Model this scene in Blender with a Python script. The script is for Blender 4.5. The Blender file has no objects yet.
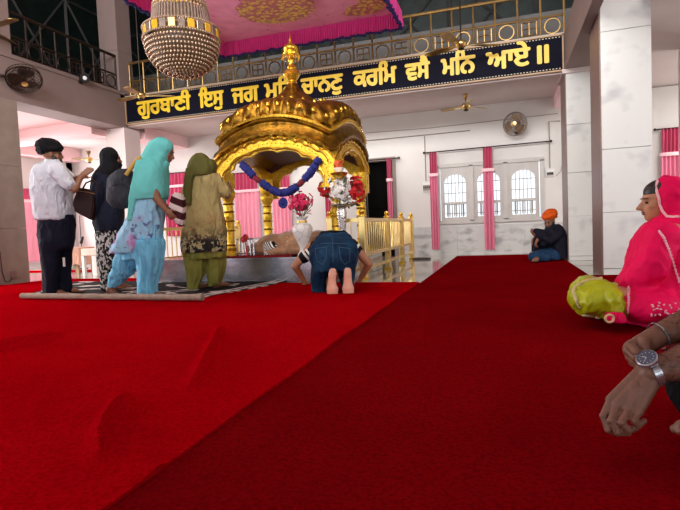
import bpy, bmesh, math, random
from math import sin, cos, pi, sqrt, atan2
from mathutils import Vector as V, Matrix, noise
random.seed(7)
SC = bpy.context.scene
COL = SC.collection

# ------------------------------------------------------------------ camera
FPX, PITCH, ROLL, YAW, CAMH = 509.16, .0540145, .0419542, .3155025, .64
_cy, _sy, _cp, _sp = cos(YAW), sin(YAW), cos(PITCH), sin(PITCH)
CF = V((-_sy*_cp, _cy*_cp, -_sp))
_R = V((_cy, _sy, 0)); _U = _R.cross(CF)
CR = cos(ROLL)*_R - sin(ROLL)*_U
CU = sin(ROLL)*_R + cos(ROLL)*_U
CAM = V((0, 0, CAMH))
RH = V((_cy, _sy, 0))            # horizontal right of the viewer
FH = V((-_sy, _cy, 0))           # horizontal forward of the viewer
UP = V((0, 0, 1))
def ray(x, y): return CF + CR*((x-340)/FPX) + CU*((255-y)/FPX)
def flo(x, y, z=0):
    d = ray(x, y); return CAM + d*((z-CAMH)/d.z)
def onY(x, y, Y):
    d = ray(x, y); return CAM + d*(Y/d.y)
def onX(x, y, X):
    d = ray(x, y); return CAM + d*(X/d.x)
def at(x, y, D):
    d = ray(x, y); return CAM + d*(D/d.dot(FH))

cd = bpy.data.cameras.new('camera'); co = bpy.data.objects.new('camera', cd); COL.objects.link(co)
m = Matrix((CR, CU, -CF)).transposed().to_4x4(); m.translation = CAM
co.matrix_world = m
cd.sensor_fit = 'HORIZONTAL'; cd.sensor_width = 36; cd.lens = FPX/680*36; cd.clip_start = .05; cd.clip_end = 200
SC.camera = co

# ------------------------------------------------------------------ materials
def lin(c):
    r = []
    for v in c[:3]:
        v /= 255; r.append(v/12.92 if v <= .04045 else ((v+.055)/1.055)**2.4)
    return (*r, 1)
MATS = {}
def pm(name, col, rough=.6, metal=0, var=.12, scale=6, bump=0, bscale=60, col2=None, stretch=None, spec=.5, sheen=0, trans=0, coat=0, thr=None, emit=None, detail=4):
    if name in MATS: return MATS[name]
    m = bpy.data.materials.new(name); m.use_nodes = True; MATS[name] = m
    nt = m.node_tree; N = nt.nodes; L = nt.links; b = N['Principled BSDF']
    tc = N.new('ShaderNodeTexCoord'); mp = N.new('ShaderNodeMapping'); L.new(tc.outputs['Object'], mp.inputs[0])
    if stretch: mp.inputs['Scale'].default_value = stretch
    nz = N.new('ShaderNodeTexNoise'); nz.inputs['Scale'].default_value = scale; nz.inputs['Detail'].default_value = detail
    L.new(mp.outputs[0], nz.inputs['Vector'])
    cr = N.new('ShaderNodeValToRGB'); L.new(nz.outputs[0], cr.inputs[0])
    c = lin(col); c2 = lin(col2) if col2 else None
    e = cr.color_ramp.elements
    if c2: e[0].color = c; e[1].color = c2
    else:
        e[0].color = tuple(min(1, v*(1-var)) for v in c[:3])+(1,); e[1].color = tuple(min(1, v*(1+var)) for v in c[:3])+(1,)
    a, z = thr if thr else (.3, .7)
    e[0].position = a; e[1].position = z
    L.new(cr.outputs[0], b.inputs['Base Color'])
    b.inputs['Roughness'].default_value = rough; b.inputs['Metallic'].default_value = metal
    b.inputs['Specular IOR Level'].default_value = spec
    if sheen: b.inputs['Sheen Weight'].default_value = sheen
    if coat: b.inputs['Coat Weight'].default_value = coat; b.inputs['Coat Roughness'].default_value = .1
    if trans: b.inputs['Transmission Weight'].default_value = trans
    if bump:
        n2 = N.new('ShaderNodeTexNoise'); n2.inputs['Scale'].default_value = bscale; n2.inputs['Detail'].default_value = 3
        L.new(mp.outputs[0], n2.inputs['Vector'])
        bp = N.new('ShaderNodeBump'); bp.inputs['Strength'].default_value = bump; bp.inputs['Distance'].default_value = .01
        L.new(n2.outputs[0], bp.inputs['Height']); L.new(bp.outputs[0], b.inputs['Normal'])
    if emit:
        b.inputs['Emission Color'].default_value = lin(emit[0]); b.inputs['Emission Strength'].default_value = emit[1]
    return m
def layer(m, col, kind='noise', scale=10, thr=.55, soft=.03, stretch=None, zr=None, rotz=0):
    """mix another colour over a material with a procedural mask (a printed or woven pattern)"""
    nt = m.node_tree; N = nt.nodes; L = nt.links; b = N['Principled BSDF']
    old = b.inputs['Base Color'].links[0].from_socket
    tc = N.new('ShaderNodeTexCoord'); mp = N.new('ShaderNodeMapping'); L.new(tc.outputs['Object'], mp.inputs[0])
    if stretch: mp.inputs['Scale'].default_value = stretch
    mp.inputs['Rotation'].default_value = (0, 0, rotz) if not isinstance(rotz, tuple) else rotz
    if kind == 'noise':
        t = N.new('ShaderNodeTexNoise'); t.inputs['Scale'].default_value = scale; t.inputs['Detail'].default_value = 2; o = t.outputs[0]
    elif kind == 'vor':
        t = N.new('ShaderNodeTexVoronoi'); t.inputs['Scale'].default_value = scale; o = t.outputs['Distance']
    elif kind == 'edge':
        t = N.new('ShaderNodeTexVoronoi'); t.feature = 'DISTANCE_TO_EDGE'; t.inputs['Scale'].default_value = scale; o = t.outputs['Distance']
    elif kind in ('wavex', 'wavey', 'wavez', 'rings'):
        t = N.new('ShaderNodeTexWave'); t.inputs['Scale'].default_value = scale
        if kind == 'rings': t.wave_type = 'RINGS'; t.rings_direction = 'SPHERICAL'
        else: t.bands_direction = kind[-1].upper()
        t.inputs['Distortion'].default_value = 0; o = t.outputs[1]
    L.new(mp.outputs[0], t.inputs['Vector'])
    r = N.new('ShaderNodeMapRange'); r.inputs[1].default_value = thr-soft; r.inputs[2].default_value = thr+soft
    L.new(o, r.inputs[0]); f = r.outputs[0]
    if zr:
        sx = N.new('ShaderNodeSeparateXYZ'); L.new(tc.outputs['Object'], sx.inputs[0])
        z = N.new('ShaderNodeMapRange'); z.inputs[1].default_value = zr[0]; z.inputs[2].default_value = zr[1]
        L.new(sx.outputs[zr[2] if len(zr) > 2 else 2], z.inputs[0])
        mu = N.new('ShaderNodeMath'); mu.operation = 'MULTIPLY'; L.new(f, mu.inputs[0]); L.new(z.outputs[0], mu.inputs[1]); f = mu.outputs[0]
    mx = N.new('ShaderNodeMix'); mx.data_type = 'RGBA'
    L.new(f, mx.inputs[0]); L.new(old, mx.inputs[6]); mx.inputs[7].default_value = lin(col)
    L.new(mx.outputs[2], b.inputs['Base Color'])
    return m

# ------------------------------------------------------------------ mesh helpers
def bm_(): return bmesh.new()
def root_loc(p):
    o = V((0, 0, 0))
    while p is not None: o += p.location; p = p.parent
    return o
def obj(name, bm, mat, parent=None, smooth=False, label=None, cat=None, group=None, kind=None, recalc=True):
    """link a bmesh or mesh (world coordinates) as one object"""
    if isinstance(bm, bmesh.types.BMesh):
        if recalc: bmesh.ops.recalc_face_normals(bm, faces=bm.faces)
        me = bpy.data.meshes.new(name); bm.to_mesh(me); bm.free()
    else: me = bm
    o = bpy.data.objects.new(name, me); COL.objects.link(o)
    if parent is not None:
        me.transform(Matrix.Translation(-root_loc(parent))); o.parent = parent
    elif kind != 'structure' and len(me.vertices):
        vs = [v.co for v in me.vertices]
        lo = V([min(v[i] for v in vs) for i in range(3)]); hi = V([max(v[i] for v in vs) for i in range(3)])
        c = V(((lo.x+hi.x)/2, (lo.y+hi.y)/2, lo.z)); me.transform(Matrix.Translation(-c)); o.location = c
    me.name = name
    me.materials.clear(); me.materials.append(mat)
    if smooth:
        for p in me.polygons: p.use_smooth = True
        if smooth != 'all':
            me.set_sharp_from_angle(angle=math.radians(40))
    for k, v in (('label', label), ('category', cat), ('group', group), ('kind', kind)):
        if v: o[k] = v
    return o
def thing(name, loc, label, cat, group=None, kind=None):
    o = bpy.data.objects.new(name, None); COL.objects.link(o); o.location = loc; o.empty_display_size = .1
    for k, v in (('label', label), ('category', cat), ('group', group), ('kind', kind)):
        if v: o[k] = v
    return o
def box(bm, x0, x1, y0, y1, z0, z1, M=None):
    vs = [bm.verts.new((x, y, z)) for x in (x0, x1) for y in (y0, y1) for z in (z0, z1)]
    if M is not None:
        for v in vs: v.co = M @ v.co
    for f in ((0,1,3,2),(4,6,7,5),(0,4,5,1),(2,3,7,6),(0,2,6,4),(1,5,7,3)): bm.faces.new([vs[i] for i in f])
    return bm
def bevel(bm, w, seg=2):
    bmesh.ops.bevel(bm, geom=[e for e in bm.edges], offset=w, segments=seg, affect='EDGES', clamp_overlap=True); return bm
def loft(bm, rings, cap=True, closed=True):
    R = [[bm.verts.new(p) for p in r] for r in rings]; n = len(R[0])
    for a, b in zip(R, R[1:]):
        for i in range(n if closed else n-1):
            j = (i+1) % n; bm.faces.new((a[i], a[j], b[j], b[i]))
    if cap:
        bm.faces.new(R[0][::-1]); bm.faces.new(R[-1])
    return bm
def frame(d):
    d = d.normalized(); a = V((0, 0, 1)) if abs(d.z) < .9 else V((1, 0, 0))
    u = d.cross(a).normalized(); return u, d.cross(u).normalized()
def tube(bm, pts, r, n=8, cap=True):
    pts = [V(p) for p in pts]; rings = []; u = None
    for i, p in enumerate(pts):
        d = (pts[min(i+1, len(pts)-1)] - pts[max(i-1, 0)]).normalized()
        if u is None: u, w = frame(d)
        else:
            u = (u - d*u.dot(d)).normalized(); w = d.cross(u)
        rr = r[i] if isinstance(r, (list, tuple)) else r
        rings.append([p + (u*cos(2*pi*k/n) + w*sin(2*pi*k/n))*rr for k in range(n)])
    return loft(bm, rings, cap)
def lathe(bm, prof, c, n=20, axis=None):
    c = V(c); rings = []
    if axis is None: u, w, d = V((1,0,0)), V((0,1,0)), V((0,0,1))
    else: d = V(axis).normalized(); u, w = frame(d)
    for r, z in prof: rings.append([c + d*z + (u*cos(2*pi*k/n) + w*sin(2*pi*k/n))*max(r, 1e-4) for k in range(n)])
    return loft(bm, rings)
def ell(bm, c, r, M=None, sub=2, n=10):
    """ellipsoid; M = 3x3 rotation (columns are its axes)"""
    if not isinstance(r, (tuple, list)): r = (r, r, r)
    T = Matrix.Translation(V(c)) @ ((M.to_4x4() if M is not None else Matrix.Identity(4))) @ Matrix.Diagonal((*r, 1))
    bmesh.ops.create_icosphere(bm, subdivisions=sub, radius=1, matrix=T); return bm
def cap(bm, p0, p1, r0, r1=None, n=14):
    """rounded tapered capsule (closed)"""
    p0, p1 = V(p0), V(p1); r1 = r0 if r1 is None else r1
    d = p1-p0
    if d.length < 1e-6: d = V((0, 0, 1e-4))
    u, w = frame(d); d = d.normalized(); rings = []
    for k in range(5):
        a = -pi/2 + k*pi/2/4.0; rings.append((p0 + d*sin(a)*r0, max(cos(a)*r0, r0*.02)))
    for k in range(5):
        a = k*pi/2/4.0; rings.append((p1 + d*sin(a)*r1, max(cos(a)*r1, r1*.02)))
    loft(bm, [[c + (u*cos(2*pi*i/n) + w*sin(2*pi*i/n))*r for i in range(n)] for c, r in rings]); return bm
def chain(bm, pr, n=14):
    for (a, ra), (b, rb) in zip(pr, pr[1:]): cap(bm, a, b, ra, rb, n)
    return bm
def fuse(bm, voxel, sm=4, fold=0, ff=(13, 13, 3), sub=0):
    """merge the overlapping closed shapes of a bmesh into one continuous smooth surface"""
    bmesh.ops.recalc_face_normals(bm, faces=bm.faces)
    me = bpy.data.meshes.new('t'); bm.to_mesh(me); bm.free()
    o = bpy.data.objects.new('t', me); COL.objects.link(o)
    r = o.modifiers.new('r', 'REMESH'); r.mode = 'VOXEL'; r.voxel_size = voxel; r.use_smooth_shade = True
    s = o.modifiers.new('s', 'SMOOTH'); s.iterations = sm; s.factor = .5
    dg = bpy.context.evaluated_depsgraph_get(); dg.update()
    out = bpy.data.meshes.new_from_object(o.evaluated_get(dg))
    bpy.data.objects.remove(o); bpy.data.meshes.remove(me)
    if fold:
        for v, nr in zip(out.vertices, [x.vector.copy() for x in out.vertex_normals]):
            p = v.co; q = V((p.x*ff[0], p.y*ff[1], p.z*ff[2]))
            v.co = p + nr*fold*(.7*noise.noise(q) + .6*(.4-abs(noise.noise(q*1.3+V((5, 3, 1)))*1.6)) + .35*(.4-abs(noise.noise(q*2.6+V((1, 7, 2)))*1.6)))
    return out
def rows(bm, R, D, w=0, n=32, pw=2.4, pleat=0, npl=9, ph=0):
    """closed lofted volume from its outline seen by the viewer: rows of (y, xl, xr, depth_radius[, w])"""
    rings = []
    for r in R:
        y, xl, xr, ry = r[:4]; ww = r[4] if len(r) > 4 else w
        c = at((xl+xr)/2, y, D+ww); hw = (xr-xl)/2*(D+ww)/FPX; ring = []
        for k in range(n):
            a = 2*pi*k/n; ca, sa = cos(a), sin(a)
            f = 1 + pleat*sin(npl*a+ph)
            ring.append(c + RH*(hw*f*math.copysign(abs(ca)**(2/pw), ca)) + FH*(ry*f*math.copysign(abs(sa)**(2/pw), sa)))
        rings.append(ring)
    return loft(bm, rings)
def prism(bm, pts, thick, org, ux, uz, un):
    """extrude a 2-D outline (x along ux, y along uz) by thick along un"""
    a = [V(org)+V(ux)*x+V(uz)*z for x, z in pts]; b = [p+V(un)*thick for p in a]
    return loft(bm, [a, b])

# ------------------------------------------------------------------ palette
M_plaster = pm('white_plaster', (212, 209, 206), .7, var=.04, scale=2, bump=.05, bscale=30)
M_mauve = pm('mauve_plaster', (178, 160, 158), .75, var=.05, scale=2, bump=.05, bscale=30)
M_ceil = pm('ceiling_paint', (206, 192, 190), .8, var=.03, scale=2)
M_pinkceil = pm('pink_ceiling_paint', (240, 205, 208), .8, var=.03, scale=2)
M_marble = pm('white_marble', (208, 209, 206), .22, var=.03, scale=1.5, spec=.5)
layer(M_marble, (180, 181, 182), 'noise', 3.2, .64, .10, stretch=(1, 1, 1.4))
M_grey_marble = pm('grey_veined_marble', (196, 196, 194), .25, var=.06, scale=2)
layer(M_grey_marble, (158, 158, 158), 'noise', 3.5, .58, .08, stretch=(1, 1, 1.8))
M_brown = pm('brown_granite', (128, 104, 98), .4, var=.15, scale=40)
M_greyst = pm('grey_brown_stone', (138, 124, 116), .5, var=.12, scale=5)
M_floor = pm('cream_floor_marble', (170, 166, 152), .06, var=.06, scale=2.5, spec=.8)
layer(M_floor, (150, 146, 134), 'edge', 1.2, .02, -.02)
M_gold = pm('embossed_gold', (206, 158, 34), .36, .82, col2=(244, 206, 78), scale=34, bump=.6, bscale=70)
M_golddark = pm('aged_gold_leaf', (78, 52, 10), .34, .9, col2=(160, 116, 34), scale=12, bump=.8, bscale=40)
M_goldsm = pm('polished_gold', (226, 182, 66), .26, .9, var=.12, scale=12)
M_brass = pm('pale_brass', (230, 202, 132), .3, 1, var=.1, scale=9)
M_bronze = pm('dull_brass', (156, 126, 76), .35, .85, var=.25, scale=9)
M_darkmet = pm('dark_brown_metal', (52, 40, 34), .4, .6, var=.2, scale=10)
M_black = pm('black_plastic', (22, 21, 22), .5, var=.2)
M_steel = pm('brushed_steel', (178, 178, 186), .22, .85, var=.3, scale=5, bump=.3, bscale=6)
M_whitep = pm('white_paint', (222, 222, 218), .4, var=.03)
M_wood = pm('painted_wood_trim', (168, 138, 104), .5, var=.1)
M_navy = pm('navy_sign_board', (9, 9, 26), .7, var=.1, spec=.12)
M_yellow = pm('yellow_lettering', (232, 196, 48), .4, var=.05)
M_green = pm('dark_green_glass', (20, 32, 30), .4, var=.45, scale=9, spec=.2)
M_fascia = pm('shaded_mauve_fascia', (128, 110, 106), .7, var=.06, scale=2, bump=.05, bscale=30)  # mauve plaster with the shade on these faces put into its colour
M_lattice = pm('dark_lattice_wood', (46, 47, 47), .6, var=.2)
M_skin = pm('brown_skin', (128, 84, 60), .5, var=.08, scale=14, bump=.06, bscale=90)
M_skinl = pm('light_brown_skin', (176, 124, 92), .5, var=.07, scale=14, bump=.05, bscale=90)
M_sole = pm('pale_sole_skin', (240, 184, 156), .55, var=.08, scale=18)
M_hair = pm('black_hair', (18, 14, 13), .45, var=.3, scale=40)
# ================================================================== SETTING
XL, XR, YB, YW = -6.95, .9, 8.3, 10.3
ZB, ZT = 2.79, 3.34
def struct(name, bm, mat, parent=None, smooth=False): return obj(name, bm, mat, parent, smooth, kind='structure' if parent is None else None)
struct('floor', box(bm_(), -10.6, 5.2, -4.5, YW+.2, -.1, 0), M_floor)
# back wall with the window opening, the dark doorway
WX0, WX1, WZ0, WZ1 = -1.24, .66, .665, 1.745
DX0, DX1, DZ = -2.74, -2.16, 1.96
b = bm_()
for x0, x1, z0, z1 in ((-10.6, DX0, 0, ZT), (DX0, DX1, DZ, ZT), (DX1, WX0, 0, ZT), (WX0, WX1, 0, WZ0), (WX0, WX1, WZ1, ZT), (WX1, 5.2, 0, ZT)):
    box(b, x0, x1, YW, YW+.2, z0, z1)
struct('wall_back', b, M_plaster)
# grey marble dado on the back wall
b = bm_(); x = DX1+.02
while x < 5.1:
    x2 = min(x+.62, 5.12); box(b, x, x2-.006, YW-.018, YW, 0, .545); x = x2
box(b, DX1+.02, 5.12, YW-.026, YW, .545, .575)
struct('trim_1', b, M_grey_marble)
# left side gallery (outer wall with long sheer-curtained openings)
b = bm_()
box(b, -10.6, -10.4, -4.5, 7.6, 0, ZT); box(b, -10.6, -10.4, 7.6, YW, 0, .12); box(b, -10.6, -10.4, 7.6, YW, 1.75, ZT); box(b, -10.6, -10.4, 10.12, YW, 0, ZT)
struct('wall_left', b, M_plaster)
struct('wall_right', box(bm_(), 5.2, 5.4, -4.5, YW+.2, 0, 6.8), M_plaster)
# balcony slabs = ceilings of the galleries
b = bm_(); box(b, -10.6, 5.2, YB+.28, YW, 2.87, ZT-.02)
struct('ceiling', b, M_ceil)
b = bm_(); box(b, -10.6, XL-.5, -4.5, YB+.28, 2.87, ZT-.02); struct('ceiling_left', b, M_pinkceil)
b = bm_(); box(b, XR+.5, 5.2, -4.5, YB+.28, 2.87, ZT-.02); struct('ceiling_right', b, M_ceil)
b = bm_(); box(b, XL-.5, XR+.5, -4.5, .3, 2.87, ZT-.02); struct('ceiling_rear', b, M_ceil)
# edge beams around the hall
b = bm_(); box(b, XL, XR, YB+.02, YB+.3, ZB-.02, ZT-.01); struct('trim_2', b, M_ceil)
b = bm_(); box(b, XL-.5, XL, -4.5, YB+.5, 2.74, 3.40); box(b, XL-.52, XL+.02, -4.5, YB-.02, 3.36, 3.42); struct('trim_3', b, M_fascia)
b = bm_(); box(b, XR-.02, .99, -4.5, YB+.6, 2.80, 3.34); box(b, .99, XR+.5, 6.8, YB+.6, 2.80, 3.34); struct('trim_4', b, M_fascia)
# cross beams below the back gallery ceiling
b = bm_()
box(b, XL-.5, XL, YB+.5, YW, 2.62, 2.87); box(b, -4.4, -4.0, YB+.3, YW, 2.66, 2.87); box(b, XR, XR+.5, YB+.6, YW, 2.66, 2.87)
box(b, -10.4, XL-.5, 7.9, 8.3, 2.62, 2.87); box(b, -10.4, XL-.5, 5.6, 5.9, 2.66, 2.87); box(b, -10.4, -10.1, 5.9, YW, 2.55, 2.87)
struct('trim_5', b, M_pinkceil)
# upper storey: walls of dark glass behind the balconies, roof
b = bm_(); box(b, -8.7, 3.5, 9.95, 10.1, ZT, 7); box(b, -8.7, -8.6, -4.5, 10.1, ZT, 7)
struct('wall_upper', b, M_green)
struct('ceiling_hall', box(bm_(), -8.7, 5.4, -4.5, 10.1, 6.8, 7), M_mauve)
# diagonal lattice and mullions on the upper glass
b = bm_()
def bar(b, p, q, r): tube(b, (p, q), r, 4)
for k in range(-1, 9):
    y0 = k*1.6-1
    bar(b, (-8.57, y0, 3.5), (-8.57, y0+1.6, 5.6), .03); bar(b, (-8.57, y0+1.6, 3.5), (-8.57, y0, 5.6), .03); bar(b, (-8.57, y0, 3.4), (-8.57, y0, 6.7), .04)
bar(b, (-8.57, -4, 5.6), (-8.57, 9.9, 5.6), .03)
for k in range(8):
    x0 = -8.4+k*1.5
    bar(b, (x0, 9.92, 3.7), (x0+1.5, 9.92, 5.2), .025); bar(b, (x0+1.5, 9.92, 3.7), (x0, 9.92, 5.2), .025); bar(b, (x0, 9.92, 3.5), (x0, 9.92, 6.7), .045)
bar(b, (-8.5, 9.92, 5.2), (3.4, 9.92, 5.2), .03)
struct('trim_6', b, M_lattice)
struct('trim_7', box(bm_(), -8.6, 3.5, 9.8, 9.95, ZT, 4.24), pm('grey_parapet', (96, 94, 92), .7, var=.15, scale=3))
# columns -------------------------------------------------------------
def column(name, x0, x1, y0, y1, z1, front, side, seams, zb=0):
    c = thing(name, (x0, y0, 0), None, None, kind='structure')
    zs = [zb] + list(seams) + [z1]; b = bm_()
    for a, z in zip(zs, zs[1:]):
        bb = bm_(); box(bb, x0+.012, x1-.004, y0, y1, a+.003, z-.003); me = bpy.data.meshes.new('t'); bb.to_mesh(me); bb.free(); b.from_mesh(me)
    obj('facing', b, front, c)
    b = bm_(); box(b, x0, x0+.012, y0+.02, y1, zb, z1); obj('edge_slab', b, side, c)
    return c
column('wall_column', 1.0, 1.49, 6.16, 6.8, 6.8, M_marble, M_brown, (.07, .68, 1.36, 2.6, 3.3))
column('wall_column', .88, 1.4, 8.24, 8.9, 2.86, M_marble, M_brown, (.07, .66, 1.3, 2.0))
column('wall_column', 2.3, 2.8, 7.6, 8.2, 2.86, M_mauve, M_ceil, (.07, 1.3))
b = bm_(); box(b, .84, 1.42, 8.2, 8.92, 2.74, 2.8); struct('trim_8', b, M_ceil)
c = thing('wall_pillar', (XL, 5.0, 0), None, None, kind='structure')
b = bm_(); 
for a, z in ((0, .83), (.835, 1.75), (1.755, 2.74)): box(b, XL-.55, XL+.01, 5.25, 5.92, a, z)
obj('facing', b, M_greyst, c)
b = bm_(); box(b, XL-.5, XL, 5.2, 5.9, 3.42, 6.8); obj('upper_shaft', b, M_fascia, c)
c = thing('wall_pillar', (XL, 8.2, 0), None, None, kind='structure')
b = bm_(); box(b, XL-.42, XL, 8.2, 8.64, 0, 2.74); obj('facing', b, M_ceil, c)
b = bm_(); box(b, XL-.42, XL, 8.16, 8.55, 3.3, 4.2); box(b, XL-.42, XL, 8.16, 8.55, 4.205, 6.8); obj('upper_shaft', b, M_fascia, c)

# window with three arched panels --------------------------------------
def arched_panel(b, x0, x1, z0, z1, ax0, ax1, az0, azs, y0, y1, n=14):
    """flat panel with an arched hole, extruded y0..y1"""
    cx, r = (ax0+ax1)/2, (ax1-ax0)/2
    inner = [(ax0, az0), (ax0, (az0+azs)/2)] + [(cx - r*cos(pi*k/n), azs + r*.8*sin(pi*k/n)) for k in range(n+1)] + [(ax1, (az0+azs)/2), (ax1, az0)]
    outer = []
    for x, z in inner:
        if z <= azs-.001 and x < cx: outer.append((x0, z if z > az0 else z0))
        elif z <= azs-.001: outer.append((x1, z if z > az0 else z0))
        else: outer.append((x0+(x1-x0)*(x-ax0)/(ax1-ax0), z1))
    I = [[b.verts.new((x, y, z)) for x, z in inner] for y in (y0, y1)]; O = [[b.verts.new((x, y, z)) for x, z in outer] for y in (y0, y1)]
    N = len(inner)
    for k in range(N):
        j = (k+1) % N
        for s in (0, 1): b.faces.new((I[s][k], I[s][j], O[s][j], O[s][k]))
        b.faces.new((I[0][k], I[0][j], I[1][j], I[1][k]))
        b.faces.new((O[0][k], O[0][j], O[1][j], O[1][k]))
W = thing('window_1', ((WX0+WX1)/2, YW, WZ0), None, None, kind='structure')
b = bm_(); t = .055
for x0, x1, z0, z1 in ((WX0-.05, WX1+.05, WZ0-.05, WZ0+.02), (WX0-.05, WX1+.05, WZ1-.02, WZ1+.05), (WX0-.05, WX0+.02, WZ0, WZ1), (WX1-.02, WX1+.05, WZ0, WZ1)): box(b, x0, x1, YW-.05, YW+.1, z0, z1)
pw = (WX1-WX0)/3
for k in (1, 2): box(b, WX0+pw*k-.04, WX0+pw*k+.04, YW-.05, YW+.1, WZ0, WZ1)
M_frame = pm('dusty_white_frame', (186, 182, 178), .5, var=.06, scale=6)
obj('window_frame', b, M_frame, W)
M_pane = bpy.data.materials.new('frosted_glass'); M_pane.use_nodes = True
nt = M_pane.node_tree; nt.nodes.clear(); tr = nt.nodes.new('ShaderNodeBsdfTranslucent'); tr.inputs[0].default_value = (.9, .93, .95, 1); gl = nt.nodes.new('ShaderNodeBsdfTransparent'); mx = nt.nodes.new('ShaderNodeMixShader'); mo = nt.nodes.new('ShaderNodeOutputMaterial'); nzp = nt.nodes.new('ShaderNodeTexNoise'); nzp.inputs['Scale'].default_value = 3
mr = nt.nodes.new('ShaderNodeMapRange'); mr.inputs[3].default_value = .75; mr.inputs[4].default_value = .9; nt.links.new(nzp.outputs[0], mr.inputs[0]); nt.links.new(mr.outputs[0], mx.inputs[0])
nt.links.new(tr.outputs[0], mx.inputs[1]); nt.links.new(gl.outputs[0], mx.inputs[2]); nt.links.new(mx.outputs[0], mo.inputs[0])
for k in range(3):
    x0, x1 = WX0+pw*k+.04, WX0+pw*(k+1)-.04
    b = bm_(); arched_panel(b, x0, x1, WZ0+.02, WZ1-.02, x0+.07, x1-.07, WZ0+.08, 1.42, YW-.02, YW+.02)
    box(b, x0+.07, x1-.07, YW-.02, YW+.02, 1.0, 1.045)
    o = obj('arched_panel', b, M_frame, W)
    g = bm_(); n = 6
    for i in range(1, n):
        x = x0+.07+(x1-x0-.14)*i/n; tube(g, ((x, YW+.04, WZ0+.08), (x, YW+.04, 1.6)), .007, 6)
    for z in (.82, 1.0, 1.22, 1.42): tube(g, ((x0+.06, YW+.04, z), (x1-.06, YW+.04, z)), .007, 6)
    obj('grille', g, M_greyst, o)
    # lower ornamental grille: lattice leaf behind the bars
    g = bm_(); box(g, x0+.06, x1-.06, YW+.05, YW+.058, WZ0+.06, 1.62); obj('pane', g, M_pane, o)
    g = bm_(); box(g, x0+.11, x0+.13, YW-.005, YW+.03, .78, .98); box(g, x1-.13, x1-.11, YW-.005, YW+.03, .78, .98)
    for i in range(8):
        x = x0+.12+(x1-x0-.24)*i/7; box(g, x-.008, x+.008, YW, YW+.03, .76, 1.0)
    obj('lower_grille', g, M_greyst, o)
# dark doorway
D = thing('door_1', ((DX0+DX1)/2, YW, 0), None, None, kind='structure')
b = bm_(); box(b, DX0-.07, DX0, YW-.04, YW+.1, 0, DZ+.07); box(b, DX1, DX1+.07, YW-.04, YW+.1, 0, DZ+.07); box(b, DX0, DX1, YW-.04, YW+.1, DZ, DZ+.07); obj('door_frame', b, M_greyst, D)
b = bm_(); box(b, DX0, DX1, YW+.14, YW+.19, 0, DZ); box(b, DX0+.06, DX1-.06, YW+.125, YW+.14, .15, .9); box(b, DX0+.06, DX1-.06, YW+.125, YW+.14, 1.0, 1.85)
obj('doorway_dark', b, pm('dark_room_black', (8, 6, 6), .8, var=.2, spec=.05), D)  # near-black sheet painted as the darkness of the room beyond the open door
# left gallery windows (long openings with posts)
W = thing('window_2', (-10.5, 8.9, .12), None, None, kind='structure')
b = bm_()
for y in (7.6, 8.42, 9.25, 10.1): box(b, -10.56, -10.44, y-.03, y+.03, .12, 1.75)
for z in (.12, 1.72): box(b, -10.56, -10.44, 7.6, 10.12, z, z+.05)
obj('window_frame', b, M_whitep, W)
b = bm_(); box(b, -10.51, -10.5, 7.6, 10.12, .12, 1.75); obj('pane', b, M_pane, W)

# ================================================================== SIGN BAND
S = thing('sign_board', ((XL+XR)/2, YB, ZB), 'long navy blue signboard with large yellow Gurmukhi lettering on the balcony front', 'sign')
b = bm_(); box(b, XL+.02, XR-.04, YB-.03, YB+.018, ZB+.03, ZT-.03); obj('board', b, M_navy, S)
b = bm_()
for z in (ZB, ZT-.035): box(b, XL+.01, XR-.03, YB-.05, YB+.018, z, z+.022)
for x in (XL+.01, XR-.05): box(b, x, x+.02, YB-.05, YB+.018, ZB, ZT-.015)
obj('frame', b, M_wood, S)
b = bm_()
x = XL+.06
while x < XR-.08:
    for z in (ZB+.04, ZT-.058): box(b, x, x+.022, YB-.036, YB-.03, z, z+.012)
    x += .045
obj('beaded_border', b, pm('pale_beading', (196, 186, 160), .5), S)
WORDS = [('ਗੁਰਬਾਣੀ', 136.6, 189.7), ('ਿੲਸੁ', 198.8, 223), ('ਜਗ', 231.8, 258.3), ('ਮਿਹ', 264.8, 296), ('ਚਾਨਣੁ', 301.5, 343), ('ਕਰਿਮ', 353.9, 397), ('ਵਸੈ', 406, 430.5), ('ਮਿਨ', 442, 476), ('ਆਏ', 487, 531), ('॥', 538, 549.5)]
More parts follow.
